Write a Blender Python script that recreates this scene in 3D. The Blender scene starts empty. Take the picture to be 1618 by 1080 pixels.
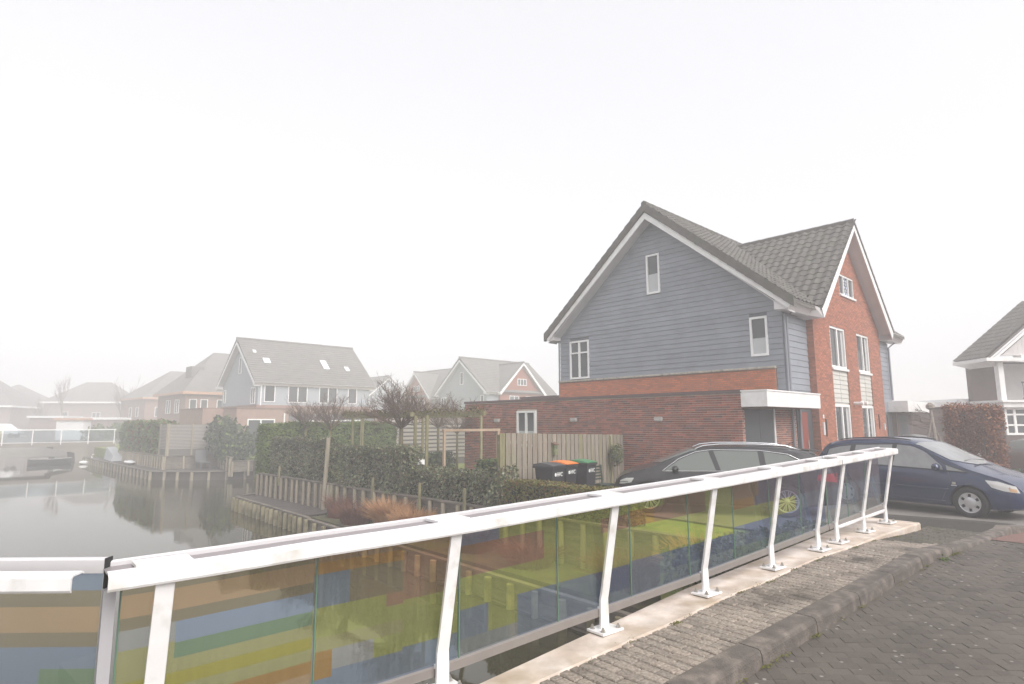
import bpy, bmesh, math, random
import numpy as np
from mathutils import Vector, Matrix
rnd = random.Random(7)
nrs = np.random.RandomState(11)
PI = math.pi
scn = bpy.context.scene
COL = scn.collection
# ------------------------------------------------------------------ camera
EYE = 1.97
cam = bpy.data.objects.new('camera', bpy.data.cameras.new('camera'))
COL.objects.link(cam)
cam.data.sensor_width = 36.0
cam.data.lens = 942.14 / 1618 * 36.0
cam.data.clip_end = 1500
cam.location = (0, 0, EYE)
cam.rotation_euler = (Matrix.Rotation(math.radians(90 + 7.824), 4, 'X') @ Matrix.Rotation(math.radians(-0.1528), 4, 'Z')).to_euler()
scn.camera = cam
# ------------------------------------------------------------------ sky, sun, exposure
SUN_EL, SUN_AZ = 42.0, 138.0           # degrees; azimuth clockwise from +Y
w = bpy.data.worlds.new('World'); scn.world = w; w.use_nodes = True
nt = w.node_tree; bg = nt.nodes['Background']
sky = nt.nodes.new('ShaderNodeTexSky'); sky.sky_type = 'NISHITA'; sky.sun_disc = False
sky.sun_elevation = math.radians(SUN_EL); sky.sun_rotation = math.radians(SUN_AZ)
sky.air_density = 1.0; sky.dust_density = 4.0; sky.ozone_density = 1.0
hs = nt.nodes.new('ShaderNodeHueSaturation'); hs.inputs['Saturation'].default_value = 0.12
mx = nt.nodes.new('ShaderNodeMix'); mx.data_type = 'RGBA'; mx.inputs[0].default_value = 0.6
mx.inputs[7].default_value = (6.1, 6.05, 6.3, 1)      # even overcast white
nt.links.new(sky.outputs[0], hs.inputs['Color']); nt.links.new(hs.outputs[0], mx.inputs[6])
nt.links.new(mx.outputs[2], bg.inputs['Color']); bg.inputs['Strength'].default_value = 0.10
sun = bpy.data.objects.new('sun', bpy.data.lights.new('sun', 'SUN'))
COL.objects.link(sun)
sun.data.energy = 1.5; sun.data.angle = math.radians(45); sun.data.color = (1.0, 0.96, 0.91)
_el, _az = math.radians(SUN_EL), math.radians(SUN_AZ)
sd = Vector((math.sin(_az) * math.cos(_el), math.cos(_az) * math.cos(_el), math.sin(_el)))
sun.rotation_euler = sd.to_track_quat('Z', 'Y').to_euler()
scn.view_settings.view_transform = 'Standard'; scn.view_settings.look = 'None'
scn.view_settings.gamma = 1.0; scn.view_settings.use_curve_mapping = False
scn.view_settings.exposure = 1.05
scn.render.engine = 'CYCLES'
cy = scn.cycles
cy.use_denoising = True
cy.max_bounces = 16; cy.volume_bounces = 12; cy.transparent_max_bounces = 24
cy.diffuse_bounces = 4; cy.glossy_bounces = 4; cy.transmission_bounces = 6
cy.caustics_reflective = False; cy.caustics_refractive = False

# ------------------------------------------------------------------ frames
AZ = math.radians(43.38)                      # street grid: s along B (right/away), t along A (left/away)
Bv = Vector((math.cos(AZ), math.sin(AZ), 0)); Av = Vector((-math.sin(AZ), math.cos(AZ), 0))
def HP(s, t, z=0.0): return Bv * s + Av * t + Vector((0, 0, z))
TH = math.radians(39.54)                      # bridge rail: e along it, n inward (towards the road)
Ev = Vector((math.cos(TH), math.sin(TH), 0)); Nv = Vector((math.sin(TH), -math.cos(TH), 0))
F0 = Vector((0.780, 5.358, 0.229)); RS = 0.032
def RP(e, n, h=0.0): return F0 + Ev * e + Nv * n + Vector((0, 0, RS * e + h))

# ------------------------------------------------------------------ materials
MATS = {}
def mat(name, col, rough=0.7, metal=0.0, var=0.0, vscale=3.0, bump=0.0, bscale=40.0, col2=None, isl=0.0, spec=None,
        stain=None, stain_amt=0.0, stain_scale=1.5, stretch=None, transl=0.0, coat=0.0, bright=0.0):
    """Principled material: noise between col and col2, random value per piece (isl), stains, fine bump."""
    if name in MATS: return MATS[name]
    m = bpy.data.materials.new(name); m.use_nodes = True; MATS[name] = m
    n = m.node_tree; L = n.links; p = n.nodes['Principled BSDF']
    p.inputs['Roughness'].default_value = rough; p.inputs['Metallic'].default_value = metal
    if spec is not None: p.inputs['Specular IOR Level'].default_value = spec
    if coat: p.inputs['Coat Weight'].default_value = coat; p.inputs['Coat Roughness'].default_value = 0.05
    tc = n.nodes.new('ShaderNodeNewGeometry'); vec = tc.outputs['Position']
    if stretch:
        mp = n.nodes.new('ShaderNodeMapping'); mp.inputs['Scale'].default_value = stretch
        L.new(vec, mp.inputs['Vector']); vec = mp.outputs[0]
    def noise(sc, det=4, v=None):
        t = n.nodes.new('ShaderNodeTexNoise'); t.inputs['Scale'].default_value = sc; t.inputs['Detail'].default_value = det
        L.new(v or vec, t.inputs['Vector']); return t.outputs['Fac']
    def mixc(a, b, f, bt='MIX'):
        k = n.nodes.new('ShaderNodeMix'); k.data_type = 'RGBA'; k.blend_type = bt
        for s_, v in ((6, a), (7, b), (0, f)):
            if hasattr(v, 'is_output'): L.new(v, k.inputs[s_])
            elif s_ == 0: k.inputs[0].default_value = v
            else: k.inputs[s_].default_value = (*v[:3], 1)
        return k.outputs[2]
    def rng(x, a, b, c, d):
        r = n.nodes.new('ShaderNodeMapRange'); r.inputs[1].default_value = a; r.inputs[2].default_value = b
        r.inputs[3].default_value = c; r.inputs[4].default_value = d; L.new(x, r.inputs[0]); return r.outputs[0]
    c = tuple(col)
    if isl:
        g = n.nodes.new('ShaderNodeNewGeometry'); o = n.nodes.new('ShaderNodeObjectInfo')
        a = n.nodes.new('ShaderNodeMath'); a.operation = 'ADD'; L.new(g.outputs['Random Per Island'], a.inputs[0]); L.new(o.outputs['Random'], a.inputs[1])
        fr = n.nodes.new('ShaderNodeMath'); fr.operation = 'FRACT'; L.new(a.outputs[0], fr.inputs[0]); r01 = fr.outputs[0]
        if col2: c = mixc(c, col2, rng(r01, 0.35, 1, 0, isl))
        m2 = n.nodes.new('ShaderNodeMath'); m2.operation = 'MULTIPLY'; m2.inputs[1].default_value = 7.31; L.new(r01, m2.inputs[0])
        f2 = n.nodes.new('ShaderNodeMath'); f2.operation = 'FRACT'; L.new(m2.outputs[0], f2.inputs[0])
        vv = rng(f2.outputs[0], 0, 1, 1 - 0.35 * min(1, isl), 1 + 0.3 * min(1, isl))
        h = n.nodes.new('ShaderNodeHueSaturation'); L.new(vv, h.inputs['Value'])
        if hasattr(c, 'is_output'): L.new(c, h.inputs['Color'])
        else: h.inputs['Color'].default_value = (*c, 1)
        c = h.outputs[0]
    elif col2: c = mixc(c, col2, rng(noise(vscale * 0.7), 0.38, 0.62, 0, 1))
    if var:
        h = n.nodes.new('ShaderNodeHueSaturation'); L.new(rng(noise(vscale, 6), 0.3, 0.7, 1 - var, 1 + var), h.inputs['Value'])
        if hasattr(c, 'is_output'): L.new(c, h.inputs['Color'])
        else: h.inputs['Color'].default_value = (*c, 1)
        c = h.outputs[0]
    if stain: c = mixc(c, stain, rng(noise(stain_scale, 7), 0.5, 0.72, 0, stain_amt))
    if hasattr(c, 'is_output'): L.new(c, p.inputs['Base Color'])
    else: p.inputs['Base Color'].default_value = (*c, 1)
    if bump:
        b = n.nodes.new('ShaderNodeBump'); b.inputs['Strength'].default_value = bump; b.inputs['Distance'].default_value = 0.01
        L.new(noise(bscale, 5), b.inputs['Height']); L.new(b.outputs[0], p.inputs['Normal'])
    if transl:
        p.inputs['Subsurface Weight'].default_value = 0
        tr = n.nodes.new('ShaderNodeBsdfTranslucent'); ms = n.nodes.new('ShaderNodeMixShader'); ms.inputs[0].default_value = transl
        if hasattr(c, 'is_output'): L.new(c, tr.inputs['Color'])
        else: tr.inputs['Color'].default_value = (*c, 1)
        L.new(p.outputs[0], ms.inputs[1]); L.new(tr.outputs[0], ms.inputs[2]); L.new(ms.outputs[0], n.nodes['Material Output'].inputs['Surface'])
    return m

white = mat('white_paint', (0.80, 0.79, 0.78), 0.35, var=0.05, vscale=4, stain=(0.45, 0.42, 0.36), stain_amt=0.25, stain_scale=3)
rail_white = mat('rail_white_enamel', (0.80, 0.79, 0.79), 0.3, var=0.05, vscale=5, stain=(0.40, 0.37, 0.30), stain_amt=0.5, stain_scale=7, bump=0.03)
trim_white = mat('window_frame_white', (0.82, 0.82, 0.81), 0.35)
soffit_m = mat('soffit_grey_white', (0.58, 0.56, 0.56), 0.6, var=0.04)
alu = mat('aluminium_profile', (0.24, 0.215, 0.20), 0.45, 0.1, var=0.06, vscale=8)
alu_cap = mat('grey_lilac_profile', (0.24, 0.215, 0.22), 0.5, 0.0)
alu_mid = mat('grey_frame_profile', (0.42, 0.41, 0.43), 0.45, 0.1)
alu_light = mat('aluminium_light', (0.66, 0.64, 0.65), 0.4, 0.3)
rubber = mat('black_rubber', (0.02, 0.02, 0.02), 0.7)
steel = mat('bolt_steel', (0.45, 0.43, 0.4), 0.35, 0.9)
siding_m = mat('grey_blue_siding', (0.232, 0.25, 0.285), 0.6, var=0.10, vscale=1.8, isl=0.16, stain=(0.17, 0.185, 0.20), stain_amt=.35, stain_scale=1.6, bump=0.05, bscale=60)
siding_back = mat('siding_shadow_gap', (0.12, 0.13, 0.15), 0.8)
siding_pale = mat('white_siding', (0.55, 0.54, 0.50), 0.6, isl=0.15, stain=(0.4, 0.38, 0.33), stain_amt=0.3)
brick_dark = mat('purple_red_brick', (0.32, 0.11, 0.075), 0.85, isl=0.95, col2=(0.15, 0.085, 0.08), var=0.15, vscale=30, bump=0.2, bscale=90)
brick_red = mat('orange_red_brick', (0.38, 0.13, 0.075), 0.85, isl=0.7, col2=(0.24, 0.095, 0.065), var=0.12, vscale=30, bump=0.2, bscale=90)
brick_orange = mat('bright_orange_brick', (0.52, 0.15, 0.06), 0.85, isl=0.5, col2=(0.34, 0.12, 0.065), var=0.12, vscale=30, bump=0.2, bscale=90)
mortar = mat('pale_mortar', (0.46, 0.37, 0.31), 0.95, var=0.15, vscale=3, bump=0.2, bscale=120)
mortar_red = mat('reddish_mortar', (0.30, 0.15, 0.09), 0.95, var=0.1)
tile_m = mat('grey_brown_roof_tile', (0.105, 0.096, 0.088), 0.8, isl=0.28, col2=(0.125, 0.115, 0.10), var=0.18, vscale=5, stain=(0.11, 0.115, 0.07), stain_amt=0.4, stain_scale=2.2, bump=0.2, bscale=60)
tile_far = mat('far_roof_tile', (0.17, 0.158, 0.15), 0.85, var=0.12, vscale=1.2)  # lightened so distant roofs look foggier: haze put into the colour
coping_m = mat('brown_coping', (0.10, 0.06, 0.06), 0.5, var=0.1)
stone_m = mat('lichen_stone', (0.42, 0.38, 0.32), 0.9, var=0.2, vscale=6, stain=(0.16, 0.14, 0.11), stain_amt=0.7, stain_scale=8, bump=0.3)
door_grey = mat('dark_grey_door', (0.055, 0.06, 0.068), 0.45)
door_red = mat('dark_red_door', (0.22, 0.035, 0.02), 0.4)
pipe_grey = mat('grey_downpipe', (0.20, 0.21, 0.24), 0.5)
lamp_grey = mat('lamp_grey', (0.42, 0.40, 0.38), 0.5)
conc = mat('weathered_concrete', (0.50, 0.41, 0.34), 0.9, var=0.14, vscale=5, col2=(0.66, 0.58, 0.52), stain=(0.33, 0.24, 0.14), stain_amt=0.6, stain_scale=2.6, bump=0.35, bscale=60)
conc_far = mat('bridge_concrete', (0.24, 0.21, 0.18), 0.9, var=0.15, vscale=0.8, stretch=(1, 1, 0.3))
kerb_m = mat('kerb_stone', (0.115, 0.098, 0.085), 0.9, isl=0.2, var=0.3, vscale=7, stain=(0.22, 0.185, 0.16), stain_amt=0.8, stain_scale=7, bump=0.9, bscale=70)
pave_m = mat('pink_grey_paver', (0.27, 0.23, 0.195), 0.92, isl=0.5, col2=(0.33, 0.27, 0.225), var=0.4, vscale=45, stain=(0.07, 0.06, 0.05), stain_amt=0.85, stain_scale=2.2, bump=0.8, bscale=120)
pave_dark = mat('mossy_dark_paver', (0.095, 0.085, 0.07), 0.95, isl=0.4, col2=(0.12, 0.11, 0.08), var=0.3, vscale=30, stain=(0.045, 0.05, 0.02), stain_amt=0.7, stain_scale=4, bump=0.8, bscale=100)
joint_m = mat('sandy_joint', (0.035, 0.032, 0.026), 1.0, var=0.3, vscale=20)
wood_grey = mat('weathered_grey_wood', (0.25, 0.215, 0.175), 0.9, isl=0.4, col2=(0.30, 0.245, 0.20), var=0.22, vscale=6, stretch=(6, 6, 0.5), bump=0.3, bscale=20, stain=(0.19, 0.19, 0.05), stain_amt=0.6, stain_scale=1.1)
wood_green = mat('algae_wood', (0.23, 0.21, 0.115), 0.95, isl=0.3, col2=(0.27, 0.235, 0.15), var=0.25, vscale=5, stretch=(4, 4, 0.8))
wood_pale = mat('pale_pole_wood', (0.30, 0.26, 0.20), 0.9, isl=0.3, col2=(0.36, 0.32, 0.2), var=0.2, vscale=5, stretch=(5, 5, 0.6))
wood_new = mat('new_orange_wood', (0.40, 0.29, 0.205), 0.8, var=0.1, vscale=5)
quay_wood = mat('quay_plank', (0.17, 0.145, 0.12), 0.95, isl=0.3, col2=(0.21, 0.175, 0.15), var=0.3, vscale=3, stretch=(1, 1, 4), bump=0.4, bscale=30)
quay_wet = mat('quay_wet_stake', (0.27, 0.235, 0.15), 0.8, isl=0.4, col2=(0.20, 0.17, 0.08), stain=(0.06, 0.05, 0.03), stain_amt=.6, stain_scale=2.5, var=0.4, vscale=4)
deck_wood = mat('dark_deck_board', (0.075, 0.062, 0.055), 0.85, isl=0.3, var=0.25, vscale=4)
grass_m = mat('lawn', (0.17, 0.22, 0.045), 1.0, var=0.3, vscale=4, col2=(0.22, 0.22, 0.07), bump=0.8, bscale=60)
earth_m = mat('bare_earth', (0.085, 0.068, 0.045), 1.0, var=0.3, vscale=3, col2=(0.10, 0.10, 0.035), bump=0.6, bscale=30)
bark_m = mat('mossy_bark', (0.16, 0.14, 0.055), 0.95, var=0.3, vscale=10, col2=(0.13, 0.11, 0.08))
twig_m = mat('brown_twig', (0.125, 0.09, 0.07), 0.9, isl=0.5, col2=(0.19, 0.12, 0.09))
twig_red = mat('red_twig', (0.15, 0.055, 0.035), 0.9, isl=0.6, col2=(0.20, 0.10, 0.06))
straw_m = mat('dry_orange_grass', (0.50, 0.27, 0.13), 0.95, isl=0.5, col2=(0.60, 0.36, 0.19), transl=0.2)
ivy_m = mat('ivy_leaf', (0.085, 0.105, 0.05), 0.40, isl=1.0, col2=(0.27, 0.28, 0.16), transl=0.12)
ivy_b = mat('ivy_brown_leaf', (0.12, 0.09, 0.055), 0.45, isl=0.8, col2=(0.24, 0.19, 0.12), transl=0.1)
box_m = mat('yellow_green_leaf', (0.14, 0.15, 0.032), 0.6, isl=0.9, col2=(0.17, 0.145, 0.035), transl=0.2)
box_b = mat('rusty_leaf', (0.16, 0.085, 0.028), 0.7, isl=0.7, col2=(0.22, 0.14, 0.04), transl=0.15)
conifer_m = mat('conifer_leaf', (0.11, 0.165, 0.04), 0.7, isl=0.8, col2=(0.11, 0.14, 0.03), transl=0.15)
dark_leaf = mat('dark_shrub_leaf', (0.028, 0.04, 0.018), 0.6, isl=0.8, col2=(0.06, 0.08, 0.03), transl=0.1)
beech_m = mat('copper_beech_leaf', (0.21, 0.072, 0.034), 0.7, isl=0.8, col2=(0.12, 0.045, 0.028), transl=0.2)
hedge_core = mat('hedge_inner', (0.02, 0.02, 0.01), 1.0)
blue_paint = mat('dark_blue_car_paint', (0.002, 0.016, 0.066), 0.25, 0.1, coat=0.55, var=0.04, vscale=2)
grey_paint = mat('dark_grey_car_paint', (0.022, 0.021, 0.024), 0.28, 0.2, coat=0.45)
silver_paint = mat('silver_car_paint', (0.42, 0.42, 0.43), 0.3, 0.6, coat=0.5)
warm_grey_paint = mat('grey_brown_car_paint', (0.12, 0.11, 0.11), 0.3, 0.5, coat=0.5)
car_glass = mat('car_window_glass', (0.15, 0.165, 0.155), 0.08, 0.0, spec=0.4)
car_glass_fog = mat('fogged_car_window', (0.24, 0.245, 0.25), 0.25, 0.0, spec=0.5, coat=0.3, var=0.12, vscale=5)
chrome = mat('chrome_trim', (0.78, 0.78, 0.79), 0.18, 1.0)
rim_m = mat('silver_rim', (0.55, 0.55, 0.57), 0.3, 0.6)
tyre_m = mat('tyre_rubber', (0.018, 0.018, 0.018), 0.85)
blackp = mat('black_plastic', (0.015, 0.015, 0.017), 0.5)
lens_w = mat('headlight_lens', (0.50, 0.50, 0.49), 0.1, spec=0.8, coat=1)
lens_r = mat('red_tail_lens', (0.65, 0.02, 0.03), 0.15, coat=1)
lens_o = mat('amber_lens', (0.45, 0.30, 0.18), 0.2)
bin_m = mat('bin_black_plastic', (0.022, 0.022, 0.026), 0.5, var=0.1, vscale=6)
bin_o = mat('bin_orange_lid', (0.75, 0.20, 0.04), 0.5)
bin_g = mat('bin_green_lid', (0.06, 0.20, 0.09), 0.5)
bin_k = mat('bin_grey_black_lid', (0.05, 0.05, 0.055), 0.4)
green_pl = mat('dark_green_plastic', (0.018, 0.035, 0.024), 0.5)
curtain_m = mat('curtain_grey', (0.45, 0.45, 0.45), 0.9)
render_white = mat('white_wall_boards', (0.55, 0.53, 0.52), 0.7, var=0.05)
brick_brown = mat('brown_house_brick', (0.11, 0.078, 0.07), 0.9, var=0.15, vscale=2)
far_brick = mat('far_house_brick', (0.27, 0.165, 0.135), 0.9, var=0.12, vscale=1.5)  # brick tone raised for distance, part of the fog is in the colour
far_brick2 = mat('far_house_brown_brick', (0.25, 0.19, 0.17), 0.9, var=0.12, vscale=1.5)
orange_fascia = mat('orange_gutter_board', (0.48, 0.27, 0.17), 0.6)
far_white = mat('far_white_paint', (0.82, 0.82, 0.82), 0.5)
boat_m = mat('black_boat_hull', (0.02, 0.02, 0.022), 0.6)
teal_m = mat('teal_tarp', (0.12, 0.36, 0.30), 0.7)
swan_m = mat('white_plumage', (0.8, 0.8, 0.78), 0.8)
text_white = mat('printed_white', (0.75, 0.75, 0.75), 0.6)
text_dark = mat('printed_dark', (0.05, 0.05, 0.06), 0.6)
red_paver = mat('red_brick_paver', (0.17, 0.095, 0.08), 0.9, var=0.2, vscale=8, bump=0.3)

def glass_window_mat():
    m = bpy.data.materials.new('house_window_glass'); m.use_nodes = True
    p = m.node_tree.nodes['Principled BSDF']
    p.inputs['Base Color'].default_value = (0.055, 0.06, 0.065, 1); p.inputs['Roughness'].default_value = 0.06
    p.inputs['Specular IOR Level'].default_value = 0.6
    return m
glass_m = glass_window_mat()
glass_pale = mat('frosted_window_glass', (0.46, 0.48, 0.49), 0.25, spec=0.6)

def road_mat(name, base, spot, sc=1.0):
    m = bpy.data.materials.new(name); m.use_nodes = True; n = m.node_tree; L = n.links; p = n.nodes['Principled BSDF']
    p.inputs['Roughness'].default_value = 0.88
    tc = n.nodes.new('ShaderNodeNewGeometry'); v = tc.outputs['Position']
    n1 = n.nodes.new('ShaderNodeTexNoise'); n1.inputs['Scale'].default_value = 1.3; n1.inputs['Detail'].default_value = 8; L.new(v, n1.inputs[0])
    n2 = n.nodes.new('ShaderNodeTexNoise'); n2.inputs['Scale'].default_value = 90; n2.inputs['Detail'].default_value = 4; L.new(v, n2.inputs[0])
    r = n.nodes.new('ShaderNodeValToRGB'); r.color_ramp.elements[0].color = (*[c * .72 for c in base], 1); r.color_ramp.elements[1].color = (*[c * 1.35 for c in base], 1)
    r.color_ramp.elements[0].position = .35; r.color_ramp.elements[1].position = .68
    a = n.nodes.new('ShaderNodeMath'); a.operation = 'ADD'; L.new(n1.outputs['Fac'], a.inputs[0]); L.new(n2.outputs['Fac'], a.inputs[1])
    h = n.nodes.new('ShaderNodeMath'); h.operation = 'MULTIPLY'; h.inputs[1].default_value = .5; L.new(a.outputs[0], h.inputs[0]); L.new(h.outputs[0], r.inputs[0])
    g = n.nodes.new('ShaderNodeNewGeometry'); oi = n.nodes.new('ShaderNodeObjectInfo')
    ad = n.nodes.new('ShaderNodeMath'); ad.operation = 'ADD'; L.new(g.outputs['Random Per Island'], ad.inputs[0]); L.new(oi.outputs['Random'], ad.inputs[1])
    fr = n.nodes.new('ShaderNodeMath'); fr.operation = 'FRACT'; L.new(ad.outputs[0], fr.inputs[0])
    mr = n.nodes.new('ShaderNodeMapRange'); mr.inputs[3].default_value = .88; mr.inputs[4].default_value = 1.13; L.new(fr.outputs[0], mr.inputs[0])
    hv = n.nodes.new('ShaderNodeHueSaturation'); L.new(mr.outputs[0], hv.inputs['Value']); L.new(r.outputs[0], hv.inputs['Color'])
    vo = n.nodes.new('ShaderNodeTexVoronoi'); vo.inputs['Scale'].default_value = 7.5 * sc; vo.inputs['Randomness'].default_value = 1
    geo_pos = n.nodes.new('ShaderNodeNewGeometry'); L.new(geo_pos.outputs['Position'], vo.inputs['Vector'])
    lt = n.nodes.new('ShaderNodeMapRange'); lt.inputs[1].default_value = .08; lt.inputs[2].default_value = .13; lt.inputs[3].default_value = .8; lt.inputs[4].default_value = 0
    L.new(vo.outputs['Distance'], lt.inputs[0])
    mk = n.nodes.new('ShaderNodeMix'); mk.data_type = 'RGBA'; mk.inputs[7].default_value = (*spot, 1)
    L.new(lt.outputs[0], mk.inputs[0]); L.new(hv.outputs[0], mk.inputs[6]); L.new(mk.outputs[2], p.inputs['Base Color'])
    b = n.nodes.new('ShaderNodeBump'); b.inputs['Strength'].default_value = .6; b.inputs['Distance'].default_value = .006; L.new(n2.outputs['Fac'], b.inputs['Height']); L.new(b.outputs[0], p.inputs['Normal'])
    return m
road_m = road_mat('dark_road_paver', (0.088, 0.075, 0.064), (0.32, 0.30, 0.27))
drive_m = road_mat('drive_paving', (0.17, 0.155, 0.14), (0.30, 0.28, 0.26))

def tint(name, col, op):
    m = bpy.data.materials.new(name); m.use_nodes = True; n = m.node_tree; L = n.links; n.nodes.remove(n.nodes['Principled BSDF'])
    out = n.nodes['Material Output']; t = n.nodes.new('ShaderNodeBsdfTransparent'); t.inputs[0].default_value = (*col, 1)
    d = n.nodes.new('ShaderNodeBsdfDiffuse'); d.inputs[0].default_value = (*[min(1, c * 1.05) for c in col], 1)
    tr = n.nodes.new('ShaderNodeBsdfTranslucent'); tr.inputs[0].default_value = (*[min(1, c * 1.0) for c in col], 1)
    a = n.nodes.new('ShaderNodeMixShader'); a.inputs[0].default_value = .5; L.new(d.outputs[0], a.inputs[1]); L.new(tr.outputs[0], a.inputs[2])
    # thin film of dirt: streaks let slightly less through
    tc = n.nodes.new('ShaderNodeTexCoord'); mp = n.nodes.new('ShaderNodeMapping'); mp.inputs['Scale'].default_value = (22, 1, 1.2); ns = n.nodes.new('ShaderNodeTexNoise'); ns.inputs['Scale'].default_value = 2.5; ns.inputs['Detail'].default_value = 6
    L.new(tc.outputs['Object'], mp.inputs[0]); L.new(mp.outputs[0], ns.inputs[0]); r = n.nodes.new('ShaderNodeMapRange'); r.inputs[1].default_value = .35; r.inputs[2].default_value = .75; r.inputs[3].default_value = op * .85; r.inputs[4].default_value = op * 1.25
    L.new(ns.outputs['Fac'], r.inputs[0]); b = n.nodes.new('ShaderNodeMixShader'); L.new(r.outputs[0], b.inputs[0]); L.new(t.outputs[0], b.inputs[1]); L.new(a.outputs[0], b.inputs[2])
    g_ = n.nodes.new('ShaderNodeBsdfGlossy'); g_.inputs['Roughness'].default_value = .02
    fr = n.nodes.new('ShaderNodeFresnel'); fr.inputs[0].default_value = 1.45
    c = n.nodes.new('ShaderNodeMixShader'); L.new(fr.outputs[0], c.inputs[0]); L.new(b.outputs[0], c.inputs[1]); L.new(g_.outputs[0], c.inputs[2]); L.new(c.outputs[0], out.inputs[0])
    return m
# ------------------------------------------------------------------ mesh builder
class MB:
    def __init__(s, off=(0, 0, 0)):
        s.v = []; s.f = []; s.m = []; s.off = Vector(off); s.mi = 0
    def quad(s, *pts):
        i = len(s.v); s.v += [tuple(Vector(p) - s.off) for p in pts]; s.f.append(tuple(range(i, i + len(pts)))); s.m.append(s.mi); return s
    def box(s, x0, x1, y0, y1, z0, z1, fn=None):
        c = [(x0, y0, z0), (x1, y0, z0), (x1, y1, z0), (x0, y1, z0), (x0, y0, z1), (x1, y0, z1), (x1, y1, z1), (x0, y1, z1)]
        return s.hexa([fn(*q) for q in c] if fn else c)
    def hexa(s, c):
        i = len(s.v); s.v += [tuple(Vector(p) - s.off) for p in c]
        for q in ((3, 2, 1, 0), (4, 5, 6, 7), (0, 1, 5, 4), (1, 2, 6, 5), (2, 3, 7, 6), (3, 0, 4, 7)):
            s.f.append(tuple(i + k for k in q)); s.m.append(s.mi)
        return s
    def prism(s, poly, a, b, fn):
        """poly: 2-D points; fn(u, v, d) -> 3-D; extruded from d=a to d=b."""
        n = len(poly); i = len(s.v)
        s.v += [tuple(Vector(fn(u, v, a)) - s.off) for u, v in poly] + [tuple(Vector(fn(u, v, b)) - s.off) for u, v in poly]
        s.f.append(tuple(i + k for k in reversed(range(n)))); s.f.append(tuple(i + n + k for k in range(n))); s.m += [s.mi] * 2
        for k in range(n):
            s.f.append((i + k, i + (k + 1) % n, i + n + (k + 1) % n, i + n + k)); s.m.append(s.mi)
        return s
    def tube(s, pts, r, seg=6, r1=None, cap=True):
        pts = [Vector(p) for p in pts]; n = len(pts); i = len(s.v); rr = r1 if r1 is not None else r
        for k, p in enumerate(pts):
            d = (pts[min(k + 1, n - 1)] - pts[max(k - 1, 0)]).normalized()
            u = d.orthogonal().normalized() if abs(d.z) > .9 else d.cross(Vector((0, 0, 1))).normalized(); v = d.cross(u)
            q = r + (rr - r) * k / max(1, n - 1)
            for j in range(seg):
                a = 2 * PI * j / seg + PI / seg; s.v.append(tuple(p + (u * math.cos(a) + v * math.sin(a)) * q - s.off))
        for k in range(n - 1):
            for j in range(seg):
                a, b = i + k * seg + j, i + k * seg + (j + 1) % seg
                s.f.append((a, b, b + seg, a + seg)); s.m.append(s.mi)
        if cap:
            s.f.append(tuple(i + j for j in reversed(range(seg)))); s.f.append(tuple(i + (n - 1) * seg + j for j in range(seg))); s.m += [s.mi] * 2
        return s
    def lathe(s, prof, cx, cy, z0=0, seg=16, fn=None, cap=True):
        i = len(s.v); n = len(prof)
        for r, z in prof:
            for j in range(seg):
                a = 2 * PI * j / seg; p = (cx + r * math.cos(a), cy + r * math.sin(a), z0 + z); s.v.append(tuple(Vector(fn(*p) if fn else p) - s.off))
        for k in range(n - 1):
            for j in range(seg):
                a, b = i + k * seg + j, i + k * seg + (j + 1) % seg; s.f.append((a, b, b + seg, a + seg)); s.m.append(s.mi)
        if cap: s.f.append(tuple(i + j for j in reversed(range(seg)))); s.f.append(tuple(i + (n - 1) * seg + j for j in range(seg))); s.m += [s.mi] * 2
        return s
    def grid(s, rows):
        i = len(s.v); m = len(rows[0])
        for r in rows: s.v += [tuple(Vector(p) - s.off) for p in r]
        for a in range(len(rows) - 1):
            for b in range(m - 1):
                q = i + a * m + b; s.f.append((q, q + 1, q + m + 1, q + m)); s.m.append(s.mi)
        return s
    def mesh(s, name, mats, smooth=False, fix=True):
        me = bpy.data.meshes.new(name); me.from_pydata(s.v, [], s.f)
        for m_ in (mats if isinstance(mats, (list, tuple)) else [mats]): me.materials.append(m_)
        if isinstance(mats, (list, tuple)) and len(mats) > 1: me.polygons.foreach_set('material_index', s.m)
        if fix and len(s.f) < 30000:
            bm = bmesh.new(); bm.from_mesh(me); bmesh.ops.recalc_face_normals(bm, faces=bm.faces); bm.to_mesh(me); bm.free()
        if smooth: me.polygons.foreach_set('use_smooth', [True] * len(me.polygons))
        me.update(); return me
    def build(s, name, mats, parent=None, smooth=False, kind=None, bevel=0, label=None, fix=True):
        o = bpy.data.objects.new(name, s.mesh(name, mats, smooth, fix)); COL.objects.link(o)
        if parent: o.parent = parent
        if kind: o['kind'] = kind
        if label: o['label'] = label
        if bevel:
            b = o.modifiers.new('bevel', 'BEVEL'); b.width = bevel; b.segments = 2; b.limit_method = 'ANGLE'
        return o
def tag(o, label, cat, group=None, kind=None):
    o['label'] = label; o['category'] = cat
    if group: o['group'] = group
    if kind: o['kind'] = kind
    return o
def thing(name, label, cat, loc=(0, 0, 0), rz=0.0, group=None):
    o = bpy.data.objects.new(name, None); COL.objects.link(o); o.empty_display_size = .2
    o.location = loc; o.rotation_euler = (0, 0, rz); return tag(o, label, cat, group)
def struct(name, mb, m, parent=None, **k):
    o = mb.build(name, m, parent, **k); o['kind'] = 'structure'; return o
def inst(name, me, parent, M):
    o = bpy.data.objects.new(name, me); COL.objects.link(o); o.parent = parent; o.matrix_local = M; return o
def copy_tree(o, parent=None):
    c = o.copy(); COL.objects.link(c); c.parent = parent
    for ch in list(o.children): copy_tree(ch, c)
    return c
def ident(x, y, z): return (x, y, z)

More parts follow.
